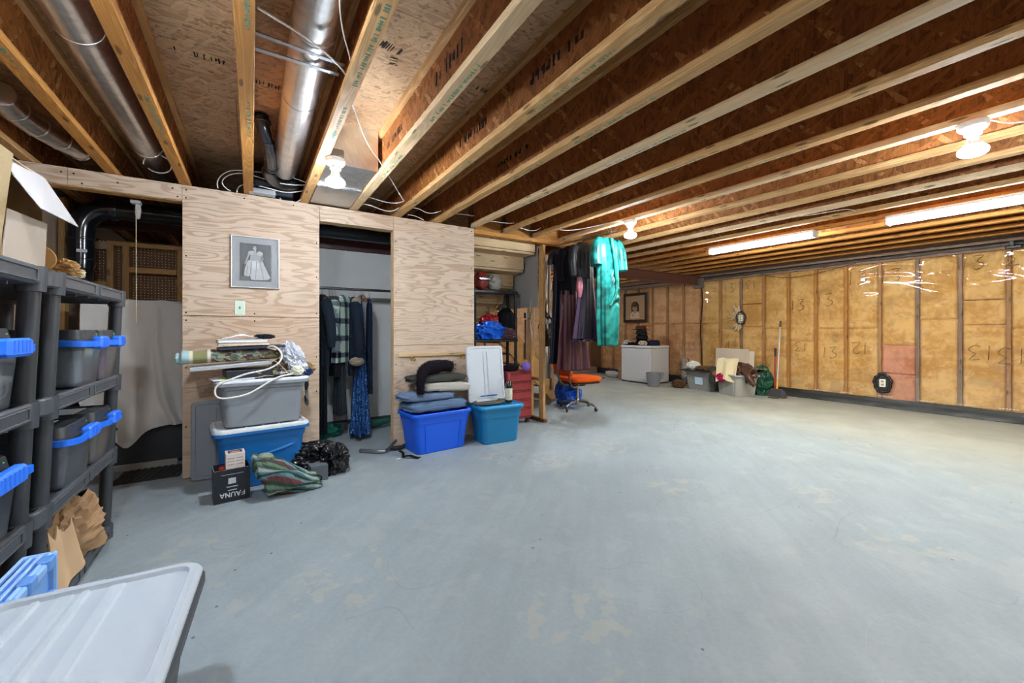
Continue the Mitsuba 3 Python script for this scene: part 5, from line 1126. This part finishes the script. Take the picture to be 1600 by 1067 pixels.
# maroon velvet gown
m1 = garment([(2.13, .06, .03, 0, 7, 0), (2.09, .13, .05, .0, 7, 0), (1.9, .15, .06, .03, 7, 0), (1.55, .155, .07, .06, 7, 0)]); m2 = garment([(1.60, .15, .07, .05, 8, 0), (1.2, .17, .08, .10, 8, .02), (.665, .215, .10, .15, 8, .035)], 144, 70)
v = np.array(m2.vertices); t = np.clip(.5 + .6 * np.sin(np.arctan2(v[:, 1], v[:, 0]) * 16 + 2), 0, 1)[:, None]; vc = np.array(srgb('331a22')) * (1 - t) + np.array(srgb('5f3036')) * t
gown('maroon_gown', 3.20, 3.70, 'long maroon velvet gown with a black bodice among the hanging dresses', 'dress', [('bodice', m1, 'cloth', '121016', None), ('skirt', m2, 'silk', None, vc)] + [('sleeve', sleeve([(s * .12, 0, 2.07), (s * .17, 0, 1.95), (s * .17, -.02, 1.7)], .045, .04), 'cloth', '121016', None) for s in (-1, 1)], .14)
# navy gown at the back
m1 = garment([(2.13, .06, .03, 0, 5, 0), (2.09, .13, .04, .0, 5, 0), (1.9, .115, .05, .03, 5, 0), (1.5, .12, .055, .05, 5, 0), (.73, .155, .065, .12, 5, -.01)], 96, 60)
gown('navy_gown', 3.20, 3.88, 'long dark navy gown with cap sleeves, farthest left of the hanging dresses', 'dress', [('dress', m1, 'silk', '0e1220', None), ('neck_panel', mv(garment([(1.98, .02, .01, 0, 5, 0), (1.86, .03, .01, 0, 5, 0), (1.78, .01, .005, 0, 5, 0)], 20, 8), 0, -.052), 'silk', '4a2f45', None)] + [('sleeve', sleeve([(s * .10, 0, 2.09), (s * .145, 0, 2.02), (s * .155, 0, 1.92)], .045, .05), 'silk', '0e1220', None) for s in (-1, 1)], .12)

# ------------------------------------------------------------------ orange chair, blue bag
oc = 'office_chair'
def OC(m): return mv(m, 3.93, 4.43, 0, -4)
put(oc + '__seat', OC(mv(blob(1, 4, .02, 2, 3), 0.04, 0, .425, s=None)) if False else OC(mv(folded(.50, .46, .085, 5, .004), .06, 0, .44)), 'cloth', 'd9581a', 50, text='orange upholstered seat')
put(oc + '__seat_pan', OC(bx(-.17, .28, -.19, .19, .375, .40, .01)), 'satin', '3a2d22', 30)
put(oc + '__backrest', OC(mv(slab(30, 24, lambda u, v: np.stack([-.235 - .05 * (1 - (2 * u - 1) ** 2) - .06 * v, -.20 + .40 * u, .50 + .235 * v], -1), -.045), 0, 0, 0)), 'cloth', 'c44a14', 50, text='orange upholstered backrest')
put(oc + '__back_bracket', OC(join([tube(spline([(-.12, -.0, .385), (-.24, 0, .38), (-.30, 0, .45), (-.315, 0, .60)], 24), .016, 8)])), 'satin', '5a4630', True)
put(oc + '__tilt_lever', OC(tube(spline([(-.10, -.19, .385), (-.22, -.20, .36), (-.27, -.20, .45), (-.25, -.20, .58)], 20), .012, 8)), 'satin', '4f3f30', True)
put(oc + '__mechanism', OC(bx(-.10, .12, -.06, .06, .335, .38, .01)), 'satin', '2a2826', 30)
put(oc + '__column', OC(tube([(0.02, 0, .10), (.02, 0, .22), (.02, 0, .34)], np.array([.024, .022, .014]), 16)), 'metal', 'b0b0ac', True)
put(oc + '__hub', OC(mv(lathe([(0, .07), (.032, .075), (.034, .13), (.026, .15), (0, .15)], 20), .02)), 'metal', 'b8b6b0', 35)
for i, a in enumerate((20, 110, 200, 290)):
    c, s = math.cos(math.radians(a)), math.sin(math.radians(a)); e = (.02 + .29 * c, .29 * s)
    lg = oc + '__leg' + (f'_{i:03d}' if i else '')
    put(oc + '__leg', OC(tube(spline([(.02 + .02 * c, .02 * s, .115), (.02 + .10 * c, .10 * s, .115), (.02 + .24 * c, .24 * s, .085), (e[0], e[1], .07)], 20), np.linspace(.017, .012, 20), 10)), 'metal', 'b5b3ac', True)
    put(lg + '__caster', OC(join([mv(lathe([(0, -.012), (.024, -.012), (.027, 0), (.024, .012), (0, .012)], 18), e[0] + .01, e[1], .027, 30 * i, 90), bx(e[0] - .008, e[0] + .008, e[1] - .008, e[1] + .008, .04, .075, .003)])), 'satin', '2c2c2e', 30, text='black caster')
lab(oc, 'orange office chair on four chrome legs under the hanging dresses', 'chair')
put('blue_rubbish_bag', mv(blob(.20, 5, .30, 1.6, 71, (.85, .80, 1.05), True, -.165), 4.14, 4.86, .167), 'gloss', '1455c4', 40); lab('blue_rubbish_bag', 'full blue plastic bag on the floor behind the orange chair', 'plastic bag')

# ------------------------------------------------------------------ along the insulated wall
at, zt = framed('framed_portrait', 'x', (XR - .062, 6.645, 1.672), .70, .70, .06, .062, '2b211b', 'a08062', depth=.03)
for nm, poly, c, dz in [('shoulders', Polygon([(-.14, -.24), (.13, -.24), (.11, -.14), (.04, -.10), (-.05, -.10), (-.12, -.15)]).buffer(.01), 'c9b296', 1), ('blouse_shade', Polygon([(-.09, -.22), (-.02, -.20), (-.03, -.13), (-.08, -.14)]), 'a99476', 2), ('neck', ell(.0, -.08, .035, .05), '8d7258', 1.5), ('hair', ell(.0, .025, .118, .125).union(sbox(-.105, -.075, .105, .03).buffer(.012)), '2a221d', 1), ('face', ell(-.005, -.015, .070, .088), '9a7d62', 2), ('fringe', ell(-.003, .062, .072, .042), '2a221d', 3),
                        ('eye', ell(-.032, -.008, .012, .006), '2b211b', 3), ('eye', ell(.026, -.008, .012, .006), '2b211b', 3), ('mouth', ell(-.003, -.058, .020, .006), '5c3a30', 3), ('nose', ell(-.006, -.028, .007, .012), '84694f', 3)]:
    put('framed_portrait__drawing__' + nm, at(flat(poly, zt + .0008 + .0003 * dz)), 'matte', c, False)
put('framed_portrait__drawing', at(bx(-.285, .285, -.285, .285, zt, zt + .0008)), 'matte', 'a98a6a', False)
put('framed_portrait__glass', at(mv(grid(2, 2, lambda u, v: np.stack([-.289 + .578 * u, -.289 + .578 * v, 0 * u], -1)), z=zt + .006)), 'film', smooth=False)
lab('framed_portrait', 'dark framed portrait drawing of a dark-haired child above the freezer', 'picture')
cf = 'chest_freezer'
put(cf + '__body', bx(6.985, 7.60, 5.59, 6.38, .025, .745, .012), 'satin', 'c2c0bf', 30); put(cf + '__lid', bx(6.965, 7.61, 5.58, 6.39, .75, .805, .016), 'satin', 'cdcbc9', 30)
put(cf + '__plinth', bx(7.0, 7.59, 5.60, 6.37, 0, .024), 'matte', '3a3a3a', False)
for z in (.10, .13, .16, .19, .22): put(cf + '__vent_slot', bx(7.30, 7.44, 5.5885, 5.5895, z, z + .012), 'matte', '6d6d6d', False)
lab(cf, 'white chest freezer under the portrait', 'freezer')
def hat(key, x, y, z, r, h, brim, col, text, rz=0, peak=False):
    put(key + '__crown', mv(lathe([(r * .98, 0), (r, h * .1), (r * .92, h * .8), (r * .7, h), (r * .3, h * .94), (0, h * .92)], 24), x, y, z, 0, 0, 0), 'cloth', col, 50)
    if peak: put(key + '__peak', mv(slab(14, 6, lambda u, v: np.stack([-(r + v * brim * np.sin(u * np.pi)) * np.sin(u * np.pi), (r + v * .01) * np.cos(u * np.pi), .012 - .015 * v + 0 * u], -1), .004), x, y, z, rz), 'gloss', '131316', 40)
    else: put(key + '__brim', mv(lathe([(r * .9, .0), (r + brim, .012), (r + brim, .016), (r * .95, .006)], 28), x, y, z), 'cloth', col, 50)
    lab(key, text, 'hat', 'hats heaped on the freezer')
hat('hat', 7.22, 6.0, .8055, .14, .125, .09, '17161a', 'lowest black hat of the stack on the freezer')
hat('hat_001', 7.22, 6.0, .934, .13, .105, .07, '1d1b1e', 'black hat second from the bottom of the stack on the freezer')
hat('hat_002', 7.22, 6.01, 1.042, .12, .10, .07, '1b2322', 'dark green black hat third from the bottom of the stack on the freezer')
hat('hat_003', 7.22, 6.03, 1.145, .12, .09, .07, '5a2f22', 'brown hat on the very top of the stack on the freezer')
hat('hat_004', 7.28, 5.735, .8055, .13, .115, .05, '1b2234', 'navy peaked cap at the right end of the freezer', 0, True)
hat('hat_005', 7.12, 6.21, .8055, .09, .06, .05, '16161a', 'flat black hat left of the stack on the freezer')
put('spotted_scarf', mv(tube(spline([(0, -.12, .05), (0, -.05, .055), (0, .06, .05)], 20), np.interp(np.linspace(0, 1, 20), [0, .7, 1], [.045, .05, .03]), 16), 7.03, 5.86, .806), 'cloth', vcol=(lambda k: np.where((meshkit.noise(np.random.RandomState(1).rand(k, 3) * 9) > .62)[:, None], srgb('2a2422'), srgb('c9bda8')))(20 * 16 + 2), smooth=True); lab('spotted_scarf', 'rolled cream and black spotted scarf on the front edge of the freezer', 'scarf')
put('white_cloth', mv(blob(.07, 4, .4, 2.5, 81, (1, 1.2, .7), True, -.045), 7.10, 6.315, .851), 'cloth', 'b5b0a4', 40); lab('white_cloth', 'pale crumpled cloth at the left end of the freezer', 'cloth')
put('red_folder', bx(6.98, 7.08, 5.95, 6.12, .8055, .8125, .001), 'satin', '7d2a30', 30); lab('red_folder', 'thin dark red folder lying at the front edge of the freezer', 'folder')
wb = 'waste_bin'
put(wb, mv(lathe([(0, 0), (.105, 0), (.115, .02), (.150, .27), (.155, .275), (.150, .28), (.143, .27), (.105, .03), (0, .025)], 36), 6.83, 5.38, 0), 'satin', '7c7b80', 35); lab(wb, 'grey tapered waste bin standing before the freezer', 'waste bin')
put('white_roll', mv(blob(.10, 4, .22, 2, 83, (.9, 2.2, .85), False, -.075), 7.35, 7.0, .076), 'satin', 'bfbcb8', 40); lab('white_roll', 'white bundled roll on the floor left of the freezer', 'roll')
put('far_carton', bx(7.25, 7.55, 6.50, 6.72, 0, .27, .004), 'matte', 'a07f5c', 30); lab('far_carton', 'brown carton on the floor between the white roll and the freezer', 'carton')
put('far_carton__flap', bx(7.245, 7.25, 6.50, 6.72, .20, .275), 'matte', 'b8966f', False)
lumber('far_plank', 6.6, 7.7, 7.86, 8.10, 0, .17, 2); lab('far_plank', 'wooden block on the floor at the far wall beyond the dresses', 'block')
put('floor_cable', tube(spline([(7.0, 6.9, .006), (6.8, 7.0, .006), (6.7, 7.4, .006), (6.9, 7.7, .006)], 24), .006, 6), 'satin', '222222', True); lab('floor_cable', 'dark cable on the floor left of the freezer', 'cable')
put('pipe_stub__bag', mv(blob(.09, 4, .35, 2.4, 87, (.5, .7, 1.9), True), 7.70, 5.27, .22), 'gloss', '9c958c', 40); put('pipe_stub__cap', mv(lathe([(0, .0), (.04, 0), (.04, .14), (.03, .16), (0, .16)], 18), 7.70, 5.30, .38), 'satin', '8f8a84', 35)
put('pipe_stub__cord', tube(spline([(7.70, 5.22, .55), (7.69, 5.18, .48), (7.70, 5.2, .38), (7.68, 5.22, .3)], 20), .010, 6), 'satin', '1d1b1a', True); lab('pipe_stub', 'plastic wrapped pipe stub at the wall right of the freezer', 'pipe')

tote('far_tote', .56, .37, .36, 7.30, 4.60, 0, 84, '8b8b86', taper=.88, ledge=.78, ribs=False)
put('far_tote__paper_label', mv(mv(bx(-.085, .085, -.0008, .0008, -.07, .07), rx=3), 7.108, 4.58, .18, 84 + 180), 'matte', 'b9cfe2', False, text='pale blue paper label')
lab('far_tote', 'grey tote with a pale blue label by the insulated wall', 'storage tote')
tote('far_tote_001', .56, .42, .37, 7.20, 3.92, 0, 66, 'a09f98', taper=.88, ledge=.80)
lab('far_tote_001', 'light grey tote overflowing with clothes by the insulated wall', 'storage tote')
put('dark_lid', mv(bx(-.33, .33, -.26, .26, 0, .02, .006), 7.26, 4.58, .362, 84, 0, -4) if False else mv(bx(-.30, .30, -.24, .24, 0, .016, .006), 7.24, 4.62, .363, 84), 'satin', '2e2a27', 30); lab('dark_lid', 'dark lid lying on the labelled grey tote', 'board')  # the dark lid of the tote, laid on top
put('white_dish', mv(blob(.10, 4, .3, 2.2, 91, (.9, 1.1, .75), True), 7.18, 4.74, .455), 'cloth', 'd5d3cc', 40); lab('white_dish', 'bunched white cloth on the dark lid', 'cloth')
for i, (x, y, z, s, sq, c, t, mt) in enumerate([(7.16, 4.44, .42, .11, (.9, 1.5, .35), '6d5238', 'brown leather piece spread at the right of the dark board', 'silk'), (7.02, 4.24, .30, .09, (.5, .6, 1.5), '3f423c', 'dark olive sleeve hanging over the corner of the labelled tote', 'cloth'), (7.02, 4.15, .36, .08, (.6, 1.1, .6), '8e5b3a', 'tan leather sleeve over the gap between the grey totes', 'silk'),
                                               (6.96, 4.07, .30, .07, (.5, 1.0, .8), '9c1f4a', 'crimson cloth hanging over the light grey tote', 'cloth'), (7.15, 3.80, .37, .19, (.55, .95, .75), '4f3528', 'dark brown leather jacket spilling over the light grey tote', 'silk')]):
    k = 'heaped_garment' + (f'_{i:03d}' if i else ''); put(k, mv(blob(s, 4, .5, 2.2, 95 + i, sq, True), x, y, z), mt, c, 40); lab(k, t, 'garment')
put('heaped_garment_004__sleeve', mv(sleeve([(0, 0, .05), (-.10, -.10, .0), (-.14, -.18, -.10), (-.13, -.24, -.18)], .07, .035), 7.08, 3.72, .40), 'silk', '4a3024', 40)
def cream(u, v):
    t = (u - .5) * 2; x = -.02 + .16 * np.sin(v * 2.2); z = .45 + .17 * np.cos((v - .25) * 1.9) - .10 * v ** 2 - .30 * np.clip(v - .55, 0, 1)
    return np.stack([7.16 - .24 * v + .015 * np.sin(u * 11), 4.02 + .20 * t * (1 - .2 * v) - .05 * v, z + .015 * np.sin(u * 8 + v * 3) + .03 * (1 - t ** 2)], -1)
put('cream_coat', slab(30, 26, cream, .018), 'cloth', 'd9c9a4', 50); lab('cream_coat', 'cream coat draped over the heap in the light grey tote', 'coat')
put('cardboard_flap', mv(bx(-.17, .17, -.13, .13, 0, .006), 7.42, 3.72, .44, 66, 0, 8), 'matte', 'b98a52', 30); lab('cardboard_flap', 'tan cardboard piece at the right corner of the light grey tote', 'cardboard')
put('canvas_board', mv(mv(bx(-.34, .34, -.012, .012, 0, .66, .003), rx=-7), 7.60, 4.22, .17, -90) if False else mv(mv(mv(bx(-.31, .31, -.012, .012, 0, .78, .003), rx=-6), rz=-90), 7.56, 4.24, .012), 'matte', 'c8b7a4', 30); lab('canvas_board', 'pale square board leaning on the insulated wall behind the totes', 'board')
put('canvas_board__strap', mv(mv(bx(-.008, .008, -.016, -.012, .33, .60), rx=-6), 7.56, 4.46, .012, -90), 'matte', '222020', False)
put('canvas_board__second_board', mv(mv(mv(bx(-.31, .31, -.010, .010, 0, .74, .003), rx=-6), rz=-90), 7.60, 4.16, .012), 'matte', 'd2c6b4', 30)
put('green_sack', mv(blob(.20, 4, .3, 1.8, 99, (.75, .75, 1.25), True, -.2), 7.58, 3.69, .202), 'silk', '1c4a38', 40); lab('green_sack', 'dark green sack standing between the grey tote and the broom', 'sack')
put('brown_basket', mv(blob(.09, 4, .3, 3, 103, (.8, 1.3, .85), True, -.07), 7.10, 5.0, .072), 'cloth', '5c4430', 30); lab('brown_basket', 'low brown heap on the floor left of the labelled grey tote', 'heap')
bm = 'broom'
hd = loft([rrect(.31, .10, .02, 0), rrect(.30, .085, .02, .03), rrect(.22, .05, .02, .125), rrect(.20, .045, .018, .14)])
put(bm + '__bristles', mv(hd, 7.50, 3.40, 0.001, 76), 'cloth', '4c4a4c', 35)
for i in range(12): put(bm + '__bristle_tuft', mv(tube([((-.15 + .027 * i), -.052, .001), ((-.10 + .018 * i), -.030, .122)], .0065, 5), 7.50, 3.40, 0, 76), 'cloth', '3a383a' if i % 2 else '5c5a5c', 30)
put(bm + '__socket', tube([(7.505, 3.40, .14), (7.54, 3.41, .26)], .016, 10), 'satin', 'd8a032', True, text='yellow socket')
put(bm + '__handle', tube([(7.53, 3.407, .22), (7.72, 3.447, 1.20)], .011, 10), 'satin', 'b9b4b0', True); put(bm + '__grip', tube([(7.718, 3.447, 1.19), (7.735, 3.447, 1.29)], .013, 10), 'satin', '2a2426', True, text='dark grip')
lab(bm, 'broom with grey bristles and pale handle leaning on the insulated wall', 'broom')
put('red_stick__shaft', tube([(7.64, 3.50, .02), (7.735, 3.53, .74)], .013, 10), 'satin', 'a8322c', True); put('red_stick__grip', tube([(7.727, 3.527, .68), (7.742, 3.533, .82)], .015, 10), 'satin', '1d1a1b', True, text='black grip'); lab('red_stick', 'red stick with a black grip leaning behind the broom', 'stick')
put('dropped_rag', mv(blob(.06, 3, .3, 2, 5, (.6, 1.4, .18)), 7.33, 3.38, .010), 'cloth', '55534c', 40); lab('dropped_rag', 'small dark scrap on the floor before the broom', 'scrap')
def outlet(key, y, z, text, ring_s=1.0):
    x = XR - .088
    put(key + '__plate', bx(x - .006, x, y - .036, y + .036, z - .058, z + .058, .003), 'satin', 'dcd8cc', 30)
    for dz in (-.024, .024): put(key + '__socket', bx(x - .0075, x - .0055, y - .016, y + .016, z + dz - .014, z + dz + .014, .002), 'satin', '8d897e', 30)
    a = np.linspace(0, 2 * np.pi, 60, endpoint=False); r = 1 + .05 * np.sin(5 * a) + .05 * np.sin(11 * a + 1)
    put(key + '__sealant', tube(np.stack([np.full(60, x + .004), y + .080 * ring_s * r * np.cos(a), z + .115 * ring_s * r * np.sin(a)], 1), .017 * ring_s, 8, closed=True), 'satin', '1d1c1c', True, text='black sealant ring')
    put(key + '__backing', mv(mv(lathe([(0, 0), (.078 * ring_s, 0), (.078 * ring_s, .003), (0, .003)], 28), s=(1.45, 1, 1), ry=-90), x + .006, y, z) if ring_s > 1 else mv(mv(lathe([(0, 0), (.076, 0), (.076, .002), (0, .002)], 28), s=(1.45, 1, 1), ry=-90), x + .006, y, z), 'satin', '232222' if ring_s > 1 else '8d7a60', 35)
    lab(key, text, 'outlet', None)
outlet('wall_outlet', 4.134, 1.362, 'white outlet in a black ring high on the insulated wall above the totes')
outlet('wall_outlet_001', 2.093, .365, 'white outlet in a thick black ring low on the wall by the pink batt', 1.15)
def tatter(y, z, a0, a1, r0, r1, n, seed):
    """a pleated fan of loose plastic"""
    rs = np.random.RandomState(seed); a = np.radians(np.linspace(a0, a1, n)); r = r0 + (r1 - r0) * rs.rand(n)
    def fn(u, v):
        i = (u * (n - 1)).round().astype(int); rr = .07 + (r[i] - .07) * v
        return np.stack([XR - .086 - .012 * (i % 2) - .01 * v, y - rr * np.cos(a[i]), z + rr * np.sin(a[i])], -1)
    return grid(n, 5, fn)
put('plastic_tatter', tatter(4.134, 1.362, 95, 190, .14, .30, 19, 3), 'satin', 'b09872', False); lab('plastic_tatter', 'crumpled clear plastic flap up left of the high outlet', 'plastic')
put('plastic_tatter_001', tatter(4.134, 1.362, 225, 275, .14, .28, 9, 5), 'satin', 'b09872', False); lab('plastic_tatter_001', 'small strip of torn plastic below the high outlet', 'plastic')
put('wall_clamp__bracket', join([bx(7.60, 7.70, .86, .90, 2.12, 2.20, .006), bx(7.58, 7.62, .80, .93, 2.10, 2.14, .008)]), 'satin', '1d1d20', 30); put('wall_clamp__arm', tube(spline([(7.60, .86, 2.16), (7.58, .74, 2.14), (7.57, .58, 2.06)], 16), .022, 10), 'satin', '1d1d20', True)
lab('wall_clamp', 'black clamp bracket under the ceiling at the right end of the insulated wall', 'bracket')
put('gray_tape', bx(XR - .082, XR - .078, .71, .80, 1.55, 1.76, .001), 'gloss', 'c3b9b4', 30); lab('gray_tape', 'shiny pale tape strip over the stud at the right edge of the wall', 'tape')

# ------------------------------------------------------------------ ducts, pipes and cables in the joist bays
def duct(key, pts, r, text, seams=()):
    p = spline(pts, 40) if len(pts) > 2 else np.linspace(pts[0], pts[1], 12)
    put(key + '__pipe', tube(p, r, 28), 'galvanised', smooth=True)
    for t in seams:
        q = np.array(p[int(t * (len(p) - 1))]); d = p[min(int(t * (len(p) - 1)) + 1, len(p) - 1)] - p[max(int(t * (len(p) - 1)) - 1, 0)]; d /= np.linalg.norm(d)
        put(key + '__seam', tube([q - d * .008, q, q + d * .008], np.array([r + .0005, r + .004, r + .0005]), 28), 'galvanised', smooth=True)
    lab(key, text, 'duct')
BAY = lambda k: JX0 + JSP * (k + .5)
duct('round_duct', [(BAY(1) + .04, YB + .3, 2.415), (BAY(1) + .04, 3.70, 2.415)], .085, 'round galvanised duct in the joist bay left of the bulb lamp', (.30, .52, .75, .9))
duct('round_duct_001', [(BAY(-1) + .02, YB + .3, 2.415), (BAY(-1) + .02, 4.4, 2.415)], .085, 'round galvanised duct in the joist bay above the utility nook', (.35, .55, .80, .93))
duct('round_duct_002', [(-1.14, 3.30, 2.40), (-1.12, 3.52, 2.375), (-1.04, 3.76, 2.36), (-.96, 3.92, 2.35)], .068, 'short crooked galvanised duct above the header at the far left', (.25, .5, .75, .97))
put('strap', bx(BAY(1) - .19, BAY(1) + .16, 2.02, 2.045, 2.322, 2.325), 'metal', '9a9ea4', False); lab('strap', 'flat metal strap crossing under the round duct', 'strap')
put('round_duct__hanger_strap', mv(bx(-.20, .17, -.011, .011, 0, .003), BAY(1), 1.93, 2.318, 4), 'metal', '8f9399', False)
# rectangular duct beside the lamp
x0, x1 = JX0 + 2 * JSP + .040, JX0 + 3 * JSP - .040
put('metal_duct_box__casing', bx(x0, x1, 2.95, 4.30, 2.262, 2.535, .004), 'galvanised', smooth=False)
put('metal_duct_box__flange', bx(x0 - .004, x1 + .004, 2.942, 2.949, 2.255, 2.54), 'galvanised', smooth=False); put('metal_duct_box__seam', bx(x0, x1, 3.42, 3.435, 2.250, 2.262), 'galvanised', smooth=False)
put('metal_duct_box__lower_panel', bx(x0, x1, 3.436, 4.2, 2.246, 2.2615, .002), 'metal', 'b5b8bb', False)
lab('metal_duct_box', 'rectangular sheet metal duct between the joists behind the bulb lamp', 'duct')
# black drain pipes left of it
def pipe(key, pts, r, col='14161a', n=50): return put(key, tube(spline(pts, n), r, 18), 'gloss', col, True)
pipe('drain_pipe__bend', [(.055, 3.10, 2.53), (.06, 3.12, 2.47), (.085, 3.22, 2.42), (.11, 3.42, 2.38), (.125, 3.6, 2.36)], .040)
for t, (x, y, z) in enumerate([(.058, 3.11, 2.49), (.085, 3.22, 2.42), (.122, 3.56, 2.365)]): put('drain_pipe__collar', mv(trimesh.creation.torus(.042, .010, 24, 8), x, y, z, 20, [0, 55, 80][t]), 'gloss', '1b1d21', True)
pipe('drain_pipe__trap', [(.125, 3.6, 2.36), (.15, 3.78, 2.34), (.22, 3.83, 2.33), (.27, 3.80, 2.33), (.30, 3.86, 2.36)], .046)
pipe('drain_pipe__branch', [(.02, 3.88, 2.33), (.12, 3.87, 2.34), (.24, 3.88, 2.36)], .042)
lab('drain_pipe', 'black drain pipe bending down from the ceiling above the plywood wall', 'pipe')
put('dark_duct', bx(.02, .30, 3.92, 4.5, 2.262, 2.50, .01), 'satin', '2b3340', 30); lab('dark_duct', 'dark blue grey duct box behind the black drain pipe', 'duct')
put('grey_junction_box', bx(-.02, .165, 3.85, 3.93, 2.237, 2.275, .004), 'satin', 'a2a6aa', 30); lab('grey_junction_box', 'flat pale box lying on top of the plywood wall', 'box')
# white cables
CABLES = [
 ([(-.22, 3.90, 2.24), (-.215, 3.86, 2.30), (-.14, 3.84, 2.37), (-.02, 3.83, 2.39), (.14, 3.78, 2.39), (.30, 3.72, 2.36), (.40, 3.70, 2.33)], 'white cable arching over the joist above the switch, topmost of its bundle'),
 ([(-.14, 3.93, 2.24), (-.19, 3.88, 2.30), (-.13, 3.85, 2.35), (.0, 3.82, 2.36), (.13, 3.79, 2.33), (.27, 3.75, 2.315), (.40, 3.70, 2.325)], 'white cable of the bundle above the switch, second from the top'),
 ([(-.10, 3.94, 2.24), (-.07, 3.9, 2.29), (.02, 3.87, 2.30), (.14, 3.84, 2.28), (.28, 3.82, 2.275), (.38, 3.78, 2.29), (.36, 3.86, 2.25), (.20, 3.93, 2.245)], 'white cable of the bundle above the switch, lowest and looping back'),
 ([(-.64, 3.80, 2.30), (-.60, 3.78, 2.36), (-.52, 3.80, 2.37), (-.50, 3.86, 2.31), (-.56, 3.88, 2.28), (-.62, 3.84, 2.29)], 'white cable coil above the header of the utility nook'),
 ([(.018, 1.70, 2.276), (.17, 1.82, 2.31), (.30, 1.90, 2.30), (.385, 2.0, 2.285)], 'white cable running under the round duct from joist to joist'),
 ([(.21, .9, 2.32), (.245, 1.4, 2.325), (.30, 1.7, 2.312), (.36, 1.86, 2.30), (.39, 2.0, 2.29)], 'thin white cable hanging along the round duct'),
 ([(.42, 2.16, 2.28), (.52, 2.42, 2.30), (.62, 2.62, 2.28), (.74, 2.80, 2.26), (.79, 2.90, 2.25)], 'white cable slanting down between the joists right of the round duct'),
 ([(.84, 3.0, 2.27), (.90, 3.12, 2.28), (1.0, 3.3, 2.275), (1.12, 3.5, 2.26)], 'white cable between the joists right of the metal duct box'),
 ([(.82, 3.55, 2.26), (.92, 3.62, 2.27), (1.02, 3.62, 2.262), (1.13, 3.56, 2.275)], 'white cable across the bay beside the metal duct box'),
 ([(.82, 3.76, 2.25), (.93, 3.80, 2.26), (1.06, 3.84, 2.25), (1.15, 3.74, 2.27)], 'white cable near the wall top beside the metal duct box'),
 ([(1.24, 3.62, 2.25), (1.32, 3.66, 2.26), (1.42, 3.72, 2.258), (1.53, 3.66, 2.28)], 'white cable ends above the closet doorway corner'),
 ([(1.27, 3.86, 2.25), (1.36, 3.90, 2.26), (1.46, 3.93, 2.24)], 'short white cable dipping to the wall top above the closet'),
 ([(1.62, 3.93, 2.245), (1.66, 3.90, 2.30), (1.80, 3.82, 2.33), (1.93, 3.74, 2.31)], 'white cable rising from the wall top near its right end'),
 ([(2.05, 3.64, 2.25), (2.14, 3.66, 2.262), (2.25, 3.64, 2.26), (2.34, 3.62, 2.27)], 'white cable in the bay above the stair opening'),
 ([(2.46, 3.70, 2.25), (2.54, 3.74, 2.26), (2.64, 3.74, 2.252), (2.72, 3.66, 2.28)], 'white cable in the second bay above the stair header'),
 ([(2.86, 3.55, 2.26), (2.96, 3.48, 2.245), (3.08, 3.30, 2.25), (3.17, 3.05, 2.262), (3.19, 2.90, 2.25)], 'white cable sagging toward the bulb lamp by the turquoise dress'),
 ([(3.25, .50, 2.243), (3.34, .46, 2.262), (3.46, .44, 2.275), (3.58, .36, 2.28)], 'white cable end beside the large bulb lamp at the upper right'),
 ([(1.95, .22, 2.40), (1.96, .22, 2.34), (1.985, .24, 2.29), (2.00, .27, 2.262)], 'stub of white cable hanging at the upper right'),
 ([(4.5, 1.9, 2.26), (4.55, 1.72, 2.245), (4.66, 1.55, 2.262), (4.82, 1.5, 2.26)], 'thin cable between the joists near the tube lights'),
 ([(5.36, 2.15, 2.235), (5.42, 2.3, 2.215), (5.5, 2.5, 2.205), (5.58, 2.75, 2.225), (5.6, 2.9, 2.24)], 'thin cable hanging under the joists beyond the middle tube light'),
 ([(7.72, 3.75, 2.14), (7.70, 3.5, 2.06), (7.70, 3.2, 2.03), (7.70, 2.8, 2.07), (7.72, 2.4, 2.15)], 'dark cable sagging along the top of the insulated wall'),
]
for i, (pts, s) in enumerate(CABLES):
    k = 'ceiling_cable' + (f'_{i:03d}' if i else '')
    put(k, tube(spline(pts, 40), .0042 if 'thin' not in s else .0032, 7), 'satin', '2d2622' if 'dark' in s else 'dedbd4', True); lab(k, s, 'cable')
